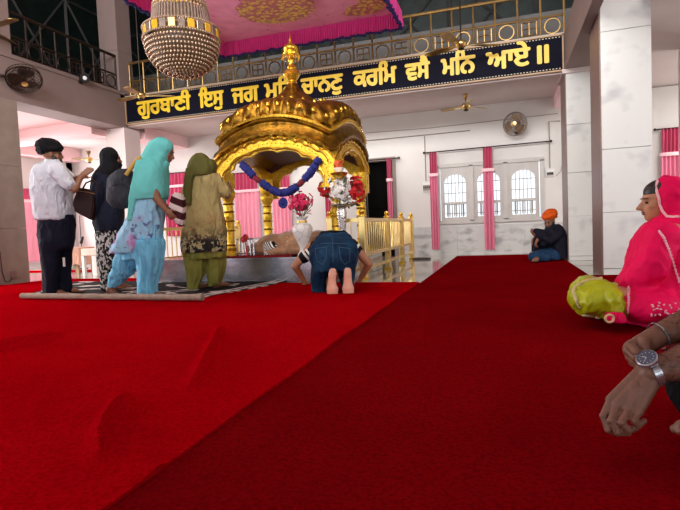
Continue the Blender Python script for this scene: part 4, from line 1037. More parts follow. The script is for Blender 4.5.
F.add('body', b, M_skin, .009)
face(F, P, M)
b = bm_(); C = J(49.4, 147.5); f_, r_, u_, MT = axes(fw, UP+fw*-.12)
ell(b, C, (.112, .135, .095), MT, 3); ell(b, C-f_*.01+u_*.025, (.118, .13, .08), MT, 3); ell(b, C-f_*.03-u_*.045, (.09, .1, .05), MT, 3)
for k in range(5):
    a = -.3+k*.15; tube(b, [C+(f_*cos(t)*.135*(1 if cos(t) > 0 else .95)+r_*sin(t)*.115+u_*(-.05+.03*k))*(1) if False else C+(f_*cos(t)*.135+r_*sin(t)*.117)*sqrt(max(.05, 1-((-.05+.03*k)/.088)**2))+u_*(-.05+.03*k+.02*cos(t+k)) for t in [2*pi*i/24 for i in range(25)]], .011, 8)
F.add('turban', b, pm('black_turban_cloth', (15, 15, 18), .85, var=.3, scale=30), .009, 4)
b = bm_(); ell(b, P(0, .045, -.085), (.055, .055, .05), M, 3); ell(b, P(0, .06, -.115), (.04, .04, .04), M, 2)
for q in (-1, 1): ell(b, P(q*.055, .02, -.06), (.016, .03, .04), M)
F.add('beard', b, M_hair, .008, 3)
b = bm_()
for q in (-1, 1):
    tube(b, [P(q*.034+.022*cos(t), .092, -.002+.018*sin(t)) for t in [2*pi*i/14 for i in range(15)]], .0025, 5); tube(b, (P(q*.056, .09, .002), P(q*.078, .0, .004)), .0025, 5)
tube(b, (P(-.012, .096, 0), P(.012, .096, 0)), .0025, 5)
F.raw('spectacles', b, M_darkmet)
b = bm_(); rows(b, [(159.5, 46.5, 58, .075), (162.5, 42.5, 61, .10), (166, 38, 64, .15), (172, 35, 66, .185), (182, 33, 67.5, .185), (195, 33.2, 69.5, .17), (208, 35, 72, .165), (219.5, 37, 73.5, .165)], F.D, 0)
for w, e in ((-.15, (69.5, 184.5, -.13)), (.16, (69, 178, .18))): cap(b, J(57, 170.5, w*.9), J(*e), .09, .07)
M_shirt = pm('pale_grey_white_shirt_cloth', (196, 200, 210), .8, var=.04, scale=4); F.add('shirt', b, M_shirt, .011, 3, .022, (8, 8, 5))
b = bm_(); tube(b, [J(52+6.2*cos(t), 160.2-.8*sin(t)+.2*cos(t), .075*sin(t)) for t in [2*pi*i/20 for i in range(21)]], .016, 8); F.raw('collar', b, M_shirt)
b = bm_(); rows(b, [(215, 39, 73, .15), (225, 38.5, 73.5, .15), (238, 39.5, 73, .14), (250, 41, 71.5, .13)], F.D)
rows(b, [(240, 39.5, 62, .09), (255, 41, 59.5, .085), (275, 43, 57.5, .075), (295.2, 43.5, 56.5, .075)], F.D, -.06); rows(b, [(240, 50, 73, .09), (255, 53, 71.5, .085), (275, 55, 70, .08), (292.5, 56, 71.5, .08)], F.D, .09)
F.add('trousers', b, pm('dark_navy_trouser_cloth', (20, 23, 40), .8, var=.15, scale=8), .011, 3, .013, (9, 9, 4))
b = bm_(); c1 = J(64, 262, -.06); box(b, -.012, .012, -.004, .004, -.05, .05); 
for v in b.verts: v.co = c1+RH*v.co.x+FH*v.co.y+UP*v.co.z
F.raw('white_tag', b, M_whitep, smooth=False)

# ---- 2  woman in black scarf
F = Fig(106, 291.5, 'woman in black headscarf and patterned trousers behind the teal-scarfed woman'); J = F.J
fw = (RH*.85+FH*.5).normalized()
b = bm_(); P, M = head(b, J(112, 159), fw, UP, .98, J(108, 172))
chain(b, [(J(108, 174), .08), (J(107, 200), .11), (J(107, 225), .12)])
for w, e, h in ((-.13, (97.5, 196, -.17), (96.5, 213, -.14)), (.15, (118, 195, .2), (122, 188, .1))):
    chain(b, [(J(104, 177, w*.8), .045), (J(*e), .04), (J(*h), .027)]); hand(b, J(*h), (UP*-1 if w < 0 else RH), FH if w < 0 else UP, 1, .9, .6)
for x, w in ((105, -.07), (112, .08)):
    chain(b, [(J(109, 222, w*.5), .06), (J(x+3, 255, w), .045), (J(x+1, 287, w), .036)]); h_ = J(x, 291, w); foot(b, V((*h_.xy, .024)), V((*(h_.xy+fw.xy*.23), .024)), ankle=J(x, 286, w))
F.add('body', b, M_skin, .01); face(F, P, M, .98)
b = bm_(); f_, r_, u_, MT = axes(fw, UP)
ell(b, P(0, -.03, .03), (.098, .105, .108), M, 3); ell(b, P(0, -.035, -.05), (.1, .1, .11), M, 3); rows(b, [(165, 102, 119, .12), (172, 97, 120, .16), (180, 94.5, 118, .17)], F.D)
ell(b, P(0, .05, -.07), (.06, .06, .05), M, 3)
F.add('headscarf', b, pm('black_scarf_cloth', (17, 17, 21), .85, var=.2), .01, 4, .008)
b = bm_(); rows(b, [(170, 98, 118, .11), (177, 93.5, 121, .17), (190, 92, 122, .17), (205, 92.5, 122.5, .16), (220, 94, 122.5, .17), (231, 97, 122, .17)], F.D)
chain(b, [(J(102, 177, -.1), .08), (J(97.5, 196, -.17), .068), (J(96.5, 212, -.14), .05)]); cap(b, J(118, 178, .12), J(119, 195, .2), .075, .065)
F.add('jacket', b, pm('dark_navy_jacket_cloth', (26, 30, 46), .8, var=.2), .011, 3, .018, (9, 9, 5))
M_print = pm('black_white_print_cloth', (24, 24, 27), .8, var=.1); layer(M_print, (196, 194, 190), 'noise', 42, .52, .04, stretch=(1, 1, .6))
b = bm_(); rows(b, [(214, 100, 119, .10), (228, 98, 121.5, .15), (234, 97, 121.5, .16), (250, 98, 122, .15), (266, 99, 122, .14)], F.D, pleat=.04); F.add('kurta', b, M_print, .011, 3, .012)
b = bm_(); rows(b, [(250, 100, 114, .09), (275, 100.5, 112, .08), (290, 101.5, 110.5, .065)], F.D, -.06); rows(b, [(250, 106, 122, .09), (275, 108, 121, .08), (289, 109, 119, .065)], F.D, .08); F.add('trousers', b, M_print, .011, 3, .01)
def bag_between(b, pts, D, th, w=0):
    c = [at(x, y, D+w) for x, y in pts]; f = [p-FH*th/2 for p in c]; k = [p+FH*th/2 for p in c]; loft(b, [f, k])
T = thing('handbag', F.J(84, 219, -.2), 'dark brown handbag hanging from the arm of the woman in black', 'bag'); D_ = F.D-.22
b = bm_(); bag_between(b, [(79.5, 188), (76, 200), (73.8, 210), (83, 215), (93, 220.5), (95.5, 206), (95, 191), (87, 188.5)], D_, .1); bevel(b, .012, 2)
M_brownl = pm('dark_brown_leather', (44, 22, 22), .6, spec=.2, var=.2, scale=12, bump=.1, bscale=80); obj('bag_body', b, M_brownl, T, smooth=True)
b = bm_(); 
for w in (-.04, .04): tube(b, [at(x, y, D_+w) for x, y in ((82, 190), (86, 183), (93, 180), (97.5, 184), (97, 193))], .009, 6)
obj('handle', b, M_brownl, T, smooth=True)
b = bm_(); tube(b, [at(x, y, D_-.052) for x, y in ((79, 191), (87, 192), (95, 194))], .004, 5); obj('zip', b, M_bronze, T)

# ---- 3  woman with teal dupatta
F = Fig(150, 299, 'woman in light blue suit and teal headscarf stepping forward with bent head'); J = F.J
fw = (RH*.95+FH*.12-UP*.38).normalized(); up = (UP+RH*.42).normalized()
b = bm_(); P, M = head(b, J(164.2, 151.5), fw, up, 1.0, J(151, 165))
chain(b, [(J(152, 167), .06), (J(151, 185), .10), (J(149, 210), .10), (J(145, 235), .10)])
for w, e, h in ((-.1, (156.5, 198, -.13), (166, 210, -.14)), (.1, (157, 196, .12), (167, 208, .08))):
    chain(b, [(J(152, 173, w), .05), (J(*e), .042), (J(*h), .027)]); hand(b, J(*h), RH*.55-UP*.7, FH if w < 0 else -FH, 1 if w < 0 else -1, .95, .8)
chain(b, [(J(143, 235, .05), .08), (J(128, 262, .07), .06), (J(113, 284, .08), .036)]); chain(b, [(J(148, 235, -.03), .08), (J(150, 265, -.07), .05), (J(148, 295, -.08), .036)])
an = J(111.5, 286.5, .08); to = J(117, 296, .08); to.z = .03; foot(b, an-UP*.03-RH*.02, to+RH*.03, (RH*-.7+UP*.5).normalized(), 1, an)
h_ = J(145, 299, -.08); foot(b, V((*h_.xy, .024)), V((*(h_.xy+RH.xy*.22), .024)), ankle=J(148, 294, -.08))
F.add('body', b, M_skin, .009); face(F, P, M)
M_teal = pm('teal_dupatta_cloth', (98, 184, 180), .75, var=.1, scale=5, sheen=.3)
b = bm_(); ell(b, P(0, -.035, .03), (.104, .112, .105), M, 3); ell(b, P(0, -.03, -.045), (.1, .105, .09), M, 3); chain(b, [(J(157, 150), .11), (J(152, 163), .125)])
cap(b, P(0, .03, -.11), J(158, 171, -.02), .055, .09)
rows(b, [(158, 144, 164, .1), (163, 141, 166, .15), (172, 139, 167, .185), (184, 136.5, 167.2, .2), (194, 135, 167, .2), (200, 134, 166.5, .19)], F.D)
rows(b, [(160, 137, 146, .05, -.1), (180, 132, 141, .05, -.13), (200, 129, 137.5, .045, -.14), (221, 126.5, 134, .04, -.14)], F.D, pleat=.1, npl=5)
F.add('dupatta', b, M_teal, .01, 4, .013, (6, 6, 4))
M_blueprint = pm('light_blue_kameez_cloth', (146, 198, 224), .75, var=.06, scale=5)
layer(M_blueprint, (186, 130, 186), 'noise', 6, .55, .05, zr=(.86, .68)); layer(M_blueprint, (96, 112, 156), 'noise', 19, .62, .03, zr=(.95, .75))
b = bm_(); rows(b, [(185, 139, 165, .14), (200, 135, 164.5, .16), (212, 131, 163.5, .165), (225, 125, 162.5, .17), (237, 118, 161.5, .18), (246, 112.5, 160, .185), (252, 112, 152, .18)], F.D, pleat=.025, npl=11); F.add('kameez', b, M_blueprint, .011, 3, .022, (11, 11, 3))
M_sky = pm('sky_blue_salwar_cloth', (112, 190, 224), .7, var=.07, scale=5)
b = bm_(); rows(b, [(228, 124, 162, .15), (243, 122, 162, .16), (258, 124, 162, .15)], F.D)
chain(b, [(J(134, 250, .06), .135), (J(124, 266, .07), .115), (J(117, 276, .08), .085), (J(112.5, 284, .08), .05)])
rows(b, [(240, 136, 162.5, .14), (256, 138, 162, .135), (272, 139, 160, .12), (287, 138.5, 157, .1), (298, 139, 155.5, .085)], F.D, -.07, pleat=.08, npl=9)
F.add('salwar', b, M_sky, .011, 3, .03, (14, 14, 3))
# grey shoulder bag on her back, striped handbag in her hand
T = thing('shoulder_bag', F.J(121, 206, -.12), 'charcoal shoulder bag with yellow strap behind the teal-scarfed woman', 'bag')
b = bm_(); 
for (x, y, rx, rz) in ((121, 188, .15, .19), (124, 196, .14, .13), (118, 194, .13, .14), (124, 178, .12, .1)): ell(b, F.J(x, y, -.02), (rx, .1, rz), None, 3)
me = fuse(b, .012, 4, .014, (7, 7, 6)); obj('bag_body', me, pm('charcoal_bag_cloth', (54, 57, 64), .8, var=.2), T, smooth='all')
b = bm_(); tube(b, [F.J(x, y, -.13) for x, y in ((126, 175), (131, 168), (136, 161), (141, 157.5))], .02, 8); obj('strap', b, pm('mustard_strap', (176, 140, 58), .7), T, smooth=True)
b = bm_(); tube(b, [F.J(x, y, -.15) for x, y in ((112, 186), (118, 183), (126, 184), (131, 188))], .005, 6); obj('zip', b, M_black, T)
T = thing('striped_handbag', F.J(177, 227, -.1), 'maroon and white striped bag carried between the teal and olive women', 'bag'); D_ = F.D-.06
b = bm_(); bag_between(b, [(173.5, 193), (170.5, 203), (170, 212), (175, 221), (182, 228), (184.5, 222), (185, 208), (184, 196), (179, 192)], D_, .12); bevel(b, .02, 3)
M_stripe = pm('maroon_bag_cloth', (62, 24, 30), .8, var=.15); layer(M_stripe, (206, 192, 188), 'wavez', 2.7, .6, .06, rotz=(0, -.45, 0)); obj('bag_body', b, M_stripe, T, smooth=True)
b = bm_(); 
for w in (-.03, .03): tube(b, [at(x, y, D_+w) for x, y in ((174, 195), (170.5, 203), (168, 210.5), (171, 214))], .007, 6)
obj('handle', b, M_stripe, T, smooth=True)

# ---- 4  woman with olive dupatta, seen from behind
F = Fig(205, 290.5, 'woman in khaki floral tunic and olive headscarf seen from behind'); J = F.J
fw = (FH*.85+RH*.5).normalized()
b = bm_(); P, M = head(b, J(202.5, 166), fw, UP, .98, J(203, 176))
chain(b, [(J(203, 178), .06), (J(203, 200), .11), (J(204, 235), .12)])
chain(b, [(J(216, 181, 0), .055), (J(226.5, 195, .04), .045), (J(230, 190, .22), .03)]); hand(b, J(230, 190, .22), FH*.6+UP*.6, -RH, 1, .9, .4)
chain(b, [(J(190, 181, 0), .055), (J(186, 199, .08), .045), (J(194, 196, .26), .03)]); hand(b, J(194, 196, .26), FH*.6+UP*.5, RH, -1, .9, .4)
for x, w in ((194, 0), (216, .06)):
    chain(b, [(J(x+2, 235, w), .08), (J(x, 262, w), .06), (J(x, 287, w), .036)]); h_ = J(x, 291 if w == 0 else 289, w-.03); foot(b, V((*h_.xy, .024)), V((*(h_.xy+fw.xy*.23), .024)), ankle=J(x, 286, w))
F.add('body', b, M_skin, .01); face(F, P, M, .98)
M_olive = pm('olive_dupatta_cloth', (88, 86, 42), .75, var=.15, scale=6, sheen=.3)
b = bm_(); ell(b, P(0, -.03, .03), (.108, .118, .115), M, 3); rows(b, [(160, 190, 214.5, .12), (166, 188, 217, .14), (171, 189, 216, .15), (176, 192, 214, .15)], F.D, -.01)
rows(b, [(168, 186, 198, .07, -.09), (180, 184, 193.5, .06, -.13), (193, 183.5, 192, .05, -.15), (205, 184, 192, .045, -.15)], F.D, pleat=.1, npl=5)
F.add('dupatta', b, M_olive, .01, 4, .012, (7, 7, 4))
M_khaki = pm('khaki_kameez_cloth', (166, 150, 100), .8, var=.08, scale=8)
layer(M_khaki, (150, 88, 62), 'noise', 11, .6, .04, zr=(.9, .7)); layer(M_khaki, (38, 36, 34), 'noise', 15, .47, .04, zr=(.74, .55)); layer(M_khaki, (176, 168, 140), 'noise', 24, .6, .03, zr=(.7, .55))
b = bm_(); rows(b, [(172, 196, 211, .09), (175, 190, 217, .13), (182, 187, 219.5, .15), (194, 187, 219, .15), (205, 186.5, 220.5, .165), (218, 185, 224, .185), (232, 183.5, 226, .19), (243, 182, 227, .2), (252, 183, 226, .2)], F.D, pleat=.02, npl=10)
chain(b, [(J(215.5, 180, 0), .075), (J(223, 190, .02), .068), (J(226, 194, .06), .062)]); chain(b, [(J(191, 180, 0), .07), (J(186.5, 195, .06), .062)])
F.add('kameez', b, M_khaki, .011, 3, .02, (10, 10, 4))
M_olsal = pm('olive_green_salwar_cloth', (134, 132, 62), .75, var=.12, scale=6)
b = bm_(); rows(b, [(236, 184, 226, .16), (250, 184, 225, .16), (258, 186, 224, .15)], F.D)
rows(b, [(246, 184.5, 206, .13), (262, 185, 204.5, .12), (276, 187, 203, .11), (288, 189, 199, .08), (290.5, 190, 198, .07)], F.D, 0, pleat=.08, npl=9); rows(b, [(246, 203, 225.5, .13), (262, 205, 225, .12), (276, 207, 223.5, .1), (286, 208.5, 220, .08)], F.D, .06, pleat=.08, npl=9)
F.add('salwar', b, M_olsal, .011, 3, .028, (14, 14, 3))

# ---- 5  man bowing to the ground, soles up
F = Fig(339, 295.5, 'kneeling man in blue jeans bowing to the floor, bare soles towards us'); J = F.J
b = bm_()
chain(b, [(J(333, 256, .25), .12), (J(332, 256, .5), .12), (J(332, 258, .75), .11)])
hc = flo(332, 287) ; hD = F.D+1.02
hp = at(332, 272, hD); head(b, hp, (FH*.3-UP).normalized(), FH, 1.0, J(332, 258, .82))
for sgn, sh, el, wr in ((-1, (311, 248, .72), (295, 266, .72), (305, 284.5, .86)), (1, (353, 246, .74), (369, 264, .74), (360, 283, .86))):
    a, e, w_ = J(*sh), J(*el), J(*wr); w_.z = max(w_.z, .05); chain(b, [(a, .06), (e, .044), (w_, .029)]); w2 = w_+UP*-.015; hand(b, w2, FH*.9-UP*.12-RH*.25*sgn, -UP, sgn*-1, 1, .12)
for x0, x1, kx in ((331, 332, 322), (347.5, 346.5, 349)):
    toe = J(x0, 295.5, 0); toe.z = .03; heel = J(x1, 270, .03); heel.z = .2
    foot(b, heel+UP*.0+FH*.03, toe+FH*.03+UP*.01, -FH, .7, heel+FH*.06-UP*.06)
    chain(b, [(heel+FH*.07-UP*.06, .045), (J(kx, 285, .42), .055)]); chain(b, [(J(kx, 282, .42), .06), (J((333+kx)/2, 260, .24), .10)])
F.add('body', b, M_skinl, .009)
# pale soles turned up towards the viewer
for sx_, rws in ((1, [(268.3, 331, 334.5, .012), (269.8, 329.2, 336, .026), (274, 328.4, 336.6, .034), (280, 328.2, 335.8, .026), (285, 327.2, 336.6, .026), (289, 326.4, 338.6, .034), (293.8, 327.6, 337.8, .026)]),
               (-1, [(267.8, 345.6, 349.2, .012), (269.3, 344.2, 351, .026), (273.5, 343.6, 351.6, .034), (279.5, 344, 351.8, .026), (284.5, 343, 352.8, .026), (288.5, 342, 354.2, .034), (293.3, 343, 353.4, .026)])):
    b = bm_(); rows(b, rws, F.D, -.015, pw=2.1)
    xm, xr_ = (rws[-1][1], rws[-1][2]) if sx_ > 0 else (rws[-1][2], rws[-1][1])
    for i, (t, y, r) in enumerate(((.86, 295.6, .021), (.58, 295.4, .0145), (.38, 294.8, .0135), (.2, 294, .0125), (.06, 292.8, .0115))):
        t = t if sx_ > 0 else t; x = rws[-1][1]+(rws[-1][2]-rws[-1][1])*(t if sx_ < 0 else t); 
        if sx_ < 0: x = rws[-1][2]-(rws[-1][2]-rws[-1][1])*t
        ell(b, J(x, y, -.015), (r, .02, r*1.1), None, 2)
    F.add('foot_sole', b, M_sole, .0045, 2)
b = bm_(); hipw = .18
ell(b, J(324, 255, .16), (.145, .17, .175), None, 3); ell(b, J(344, 254, .16), (.145, .17, .175), None, 3)
rows(b, [(232.5, 323, 345, .10, .34), (236, 316.5, 351.5, .16, .30), (243, 314, 354, .2, .26), (252, 312, 355.5, .22, .22), (262, 311.5, 355.5, .22, .2), (270, 311.5, 355, .2, .2)], F.D)
rows(b, [(258, 311.5, 334, .18, .2), (272, 311, 328.5, .17, .24), (284, 311, 327, .16, .27), (293, 311.5, 326.5, .15, .28)], F.D); rows(b, [(258, 334, 355.5, .18, .2), (272, 339, 355, .17, .24), (284, 341, 354.5, .16, .27), (291, 342, 354, .15, .28)], F.D)
M_jean = pm('dark_blue_denim', (20, 48, 76), .85, var=.14, scale=9, bump=.2, bscale=300); layer(M_jean, (44, 88, 120), 'noise', 5, .6, .15)
F.add('jeans', b, M_jean, .011, 3, .016, (9, 9, 6))
# back pockets, yoke and seam stitching raised on the denim
JM = [o for o in F.root.children if o.name.startswith('jeans')][0]
def on_jeans(x, y):
    dg = bpy.context.evaluated_depsgraph_get(); o = CAM - JM.parent.location; d = ray(x, y).normalized()
    ok, p, n, i = JM.ray_cast(o, d); return (p+JM.parent.location - d*.003) if ok else None
bpy.context.view_layer.update()
def stitch(pts, nm='stitching', r=.0026):
    P_ = []
    for (xa, ya), (xb, yb) in zip(pts, pts[1:]):
        for k in range(9): 
            q = on_jeans(xa+(xb-xa)*k/8, ya+(yb-ya)*k/8)
            if q is not None: P_.append(q)
    b = bm_(); P_ = [p for i, p in enumerate(P_) if i == 0 or (p-P_[i-1]).length > 1e-4]
    tube(b, P_, r, 5); obj(nm, b, pm('pale_blue_thread', (70, 100, 124), .8), F.root)
stitch([(320.5, 243.5), (333, 243), (346, 244)]); stitch([(332.5, 238), (333, 248), (333, 262)])
for q in ([(315, 248.5), (326.5, 247), (326, 258), (323, 264.5), (317, 261), (315, 248.5)], [(339, 247), (350, 248.5), (349.5, 261), (344.5, 264.5), (340.5, 258), (339, 247)]): stitch(q, 'back_pocket')
b = bm_(); rows(b, [(231.0, 321, 345, .12, .36), (236, 317, 350, .14, .44), (244, 314, 352, .16, .55)], F.D); chain(b, [(J(333, 246, .45), .17), (J(332, 252, .75), .16)])
for sh, el in (((316, 248, .72), (304, 257.5, .72)), ((350, 245, .74), (357, 251, .74))): cap(b, J(*sh), J(*el), .08, .066)
sh_ = F.add('shirt', b, pm('black_polo_cloth', (24, 24, 28), .8, var=.15), .011, 3, .008)
for (xa, ya, w), (xb, yb, _) in (((308.5, 248.5, .72), (310, 251.5, 0)), ((306, 250, .72), (307.5, 253, 0))): pass
b = bm_(); A, B_ = J(316, 248, .72), J(304, 257.5, .72); d = (B_-A).normalized()
for t in (.55, .8): lathe(b, [(.0, -.012), (.074, -.012), (.076, 0), (.074, .012), (0, .012)], A.lerp(B_, t), 20, d)
A, B_ = J(350, 245, .74), J(357, 251, .74); d = (B_-A).normalized(); lathe(b, [(.0, -.014), (.076, -.014), (.078, 0), (.076, .014), (0, .014)], A.lerp(B_, .7), 20, d)
obj('white_stripe', b, M_whitep, sh_, smooth=True)
b = bm_(); ell(b, hp+FH*.05+UP*.02, (.085, .09, .085), None, 3); F.add('hair', b, M_hair, .009)

# ---- 6  seated man with orange turban
F = Fig(548, 260.5, 'seated man in orange turban and dark jacket leaning on the far column'); J = F.J
fw = (-RH*.75-FH*.55-UP*.35).normalized()
b = bm_(); P, M = head(b, J(549.5, 221), fw, UP, .98, J(554, 229))
chain(b, [(J(555, 231), .09), (J(556, 245), .14), (J(556, 256), .14)])
chain(b, [(J(549, 234, -.12), .05), (J(543, 243, -.2), .042), (J(536, 236, -.22), .028)]); hand(b, J(536, 236, -.22), -RH*.6+UP*.5, RH, 1, .95, .7)
chain(b, [(J(560, 234, -.1), .05), (J(547, 241, -.25), .042), (J(538, 238, -.24), .028)]); hand(b, J(538, 239, -.24), -RH*.4-UP*.7, RH, -1, .95, .7)
chain(b, [(J(552, 255, 0), .1), (J(536, 241, -.02), .07), (J(535, 257, -.05), .05)]); chain(b, [(J(553, 256, -.08), .1), (J(533, 256, -.25), .07), (J(545, 258, -.3), .05)])
foot(b, flo(539, 262, .02), flo(531, 262, .02), ankle=J(536, 257, -.06)); F.add('body', b, M_skin, .01); face(F, P, M)
b = bm_(); f_, r_, u_, MT = axes(fw, UP); C = J(549.8, 215.2); ell(b, C, (.105, .125, .075), MT, 3); ell(b, C-f_*.02+u_*.02, (.1, .1, .075), MT, 3)
for k in range(4): tube(b, [C+(f_*cos(t)*.123+r_*sin(t)*.106)*sqrt(max(.05, 1-((-.045+.03*k)/.09)**2))+u_*(-.045+.03*k+.015*cos(t+k)) for t in [2*pi*i/24 for i in range(25)]], .011, 8)
F.add('turban', b, pm('orange_turban_cloth', (206, 84, 24), .8, var=.12, scale=14), .01, 3)
b = bm_(); ell(b, P(0, .045, -.08), (.058, .06, .05), M, 3); ell(b, P(0, .06, -.125), (.045, .045, .06), M, 2)
for q in (-1, 1): ell(b, P(q*.058, .015, -.05), (.018, .035, .05), M)
F.add('beard', b, M_hair, .01, 3)
M_navyj = pm('dark_navy_quilted_cloth', (24, 24, 38), .75, var=.2)
b = bm_(); rows(b, [(224.5, 549, 559, .09), (228, 546, 562, .14), (236, 545.5, 565, .19), (247, 546, 566, .2), (258, 547, 566, .2)], F.D)
chain(b, [(J(550, 232, -.14), .08), (J(543.5, 242.5, -.2), .07), (J(537.5, 235.5, -.22), .05)]); chain(b, [(J(560, 233, -.12), .08), (J(548, 240, -.25), .07), (J(539.5, 236.5, -.24), .05)]); chain(b, [(J(545, 233, -.2), .06), (J(536, 232, -.2), .055)])
F.add('jacket', b, M_navyj, .011, 3, .012, (8, 8, 8))
M_bjean = pm('blue_jean_cloth', (34, 62, 94), .85, var=.15)
b = bm_(); chain(b, [(J(552, 255, -.05), .13), (J(534, 256.5, -.26), .075)]); chain(b, [(J(533, 256.8, -.26), .072), (J(546, 258, -.32), .065)]); cap(b, J(553, 256, .1), J(553, 256, -.1), .12)
F.add('jeans', b, M_bjean, .011, 3, .008)
b = bm_(); chain(b, [(J(551, 254, .02), .12), (J(537.5, 241, -.02), .085), (J(536.5, 254, -.05), .07)]); F.add('raised_trouser_leg', b, M_navyj, .011, 3, .008)

# ---- 7  woman in pink
F = Fig(640, 321.5, 'woman in hot pink dupatta and lime satin salwar sitting cross-legged in profile'); J = F.J
fw = (-RH*.97+FH*.22-UP*.06).normalized()
b = bm_(); P, M = head(b, J(659.3, 200.8), fw, UP-RH*.02, 1.02, J(670, 220), nose=1.1)
chain(b, [(J(672, 224), .1), (J(674, 250), .15), (J(674, 295), .17)])
for w in (-.16, .16):
    chain(b, [(J(674, 232, w), .05), (J(664, 268, w*1.1), .042), (J(650, 288, w*.6), .03)]); hand(b, J(650, 289, w*.6), -RH*.9-UP*.4, -UP, -1 if w < 0 else 1, .95, .3)
chain(b, [(J(672, 298, -.1), .09), (J(602, 298, -.2), .06), (J(632, 309, .12), .045)]); chain(b, [(J(672, 298, .1), .11), (J(598, 294, .28), .075), (J(628, 309, -.1), .05)])
foot(b, flo(596, 318, .03), flo(580, 311.5, .03), UP, .9, J(606, 311, -.06)); foot(b, flo(594, 309, .03), flo(579, 305, .03), UP, .9)
F.add('body', b, M_skinl, .0085); face(F, P, M, 1.02)
b = bm_(); ell(b, P(0, -.016, .05), (.0755, .1, .078), M, 3)
F.add('hair', b, M_hair, .008, 3)
M_hot = pm('hot_pink_dupatta_cloth', (220, 0, 80), .7, var=.08, scale=5, spec=.15)
b = bm_(); ell(b, P(0, -.055, .03), (.116, .108, .112), M, 3); ell(b, P(0, -.064, -.05), (.118, .1, .12), M, 3)
chain(b, [(J(671, 202), .105), (J(677, 216), .13)]); cap(b, J(658, 219.5), J(684, 218), .045, .06)
rows(b, [(214, 663, 692, .13), (222, 652, 702, .19), (230, 645, 706, .22), (241, 640.5, 709, .24), (255, 636, 711, .25), (270, 630, 713, .26), (284, 624, 715, .28), (294, 619, 716, .36), (304, 616.5, 717, .40), (316, 616, 717, .42), (321, 617, 716, .40)], F.D, -.02)
ell(b, J(646, 304, -.2), (.165, .24, .1), None, 3); chain(b, [(J(664, 235, -.2), .09), (J(652, 268, -.24), .085), (J(632, 289, -.16), .07)])
hot = F.add('dupatta', b, M_hot, .011, 4, .022, (7, 7, 6))
bpy.context.view_layer.update()
def on_(ob, x, y, off=.003):
    d = ray(x, y).normalized(); ok, p, n, i = ob.ray_cast(CAM-root_loc(ob), d); return (p+root_loc(ob)-d*off) if ok else None
def trace(ob, pts, n=10):
    R = []
    for (xa, ya), (xb, yb) in zip(pts, pts[1:]):
        for k in range(n):
            q = on_(ob, xa+(xb-xa)*k/n, ya+(yb-ya)*k/n)
            if q is not None and (not R or (q-R[-1]).length > 2e-3): R.append(q)
    return R
M_silver = pm('silver_embroidery', (236, 170, 186), .5, .2, var=.15, scale=60)
# scalloped pale border along the face opening, embroidered bands
b = bm_(); ring = []
for k in range(23):
    a = -.35*pi + 1.22*pi*k/22; ring.append(P(.0, .043-.05*sin(a*.0)+.0, 0))
for k, q in enumerate(trace(hot, [(657.5, 181), (656.2, 186), (657, 192), (659, 199), (660, 205), (662.5, 211), (667, 216.5), (673, 217), (679, 216.5)], 5)): ell(b, q, (.009, .009, .009), sub=1)
obj('scalloped_edge', b, pm('pale_pink_lace', (240, 190, 196), .6), hot, smooth=True)
b = bm_()
for ln, r in (([(659, 231), (664, 238), (669, 250), (674, 266), (680, 284)], .009), ([(628.5, 287), (629, 300), (628.5, 314)], .011)):
    for k, q in enumerate(trace(hot, ln, 9)): ell(b, q, (r*(1 if k % 2 else .6), .004, r*.75), None, 1)
rd = random.Random(5)
for k in range(40):
    q = on_(hot, rd.uniform(650, 679), rd.uniform(300, 316)); 
    if q is not None and rd.random() < .7: ell(b, q, (.008, .004, .005), Matrix.Rotation(rd.random()*3, 3, 'Y'), 1)
obj('embroidery', b, M_silver, hot, smooth=True)
M_lime = pm('lime_satin', (164, 172, 16), .38, var=.12, scale=6, spec=.35, bump=.3, bscale=14)
b = bm_(); ell(b, J(596, 298, -.14), (.145, .17, .1), None, 3); ell(b, J(596, 295, .2), (.15, .2, .105), None, 3); ell(b, J(590, 291, 0), (.1, .24, .085), None, 3); ell(b, J(610, 305, -.12), (.13, .2, .075), None, 3); ell(b, J(588, 307, -.1), (.07, .1, .06), None, 3); ell(b, J(615, 300, 0), (.1, .28, .1), None, 3)
lime = F.add('salwar', b, M_lime, .008, 2, .02, (16, 8, 9))
bpy.context.view_layer.update()
b = bm_()
for k, q in enumerate(trace(lime, [(573, 292), (575, 287), (580, 284), (586, 281), (594, 279.5), (602, 278.5), (609, 280)], 8) + trace(lime, [(574, 293), (577, 302), (580, 309)], 6)): ell(b, q+UP*.003*(k % 2), (.010, .008, .009), None, 1)
for k, q in enumerate(trace(lime, [(584, 315), (592, 316), (600, 318)], 5)): ell(b, q, (.012, .01, .01), None, 1)
obj('beaded_hem', b, pm('beige_beaded_lace', (206, 190, 146), .6, var=.2, scale=40), lime, smooth=True)
b = bm_(); rows(b, [(312, 607, 622, .05, -.3), (317, 606, 624, .06, -.3), (321, 608, 626, .06, -.3)], F.D); F.add('dupatta_end', b, M_hot, .008, 3, .01, parent=hot)
b = bm_(); c1 = J(609.5, 318.5, -.37); tube(b, [c1+RH*.022*cos(t)+UP*.02*sin(t) for t in [2*pi*i/18 for i in range(19)]], .006, 6); obj('hem_ring', b, pm('pale_gold_lace', (226, 186, 140), .5), hot, smooth=True)

# ---- 8  man at the right edge, forearms and clasped hands
F = Fig(0, 0, 'person at the right edge in dark clothes, hairy forearms with watch and steel bangle', D=None) if False else None
class F8(Fig):
    zmin = .011
    def __init__(s): s.D = 1.25; c = at(760, 470, 1.30); c.z = 0; s.root = thing('person', c, 'person at the right edge with hairy forearms, one hand clasping the watch wrist', 'person'); s.mpp = s.D/FPX
F = F8(); J = F.J
b = bm_()
sh1, sh2 = J(800, 250, .2), J(800, 250, -.12)
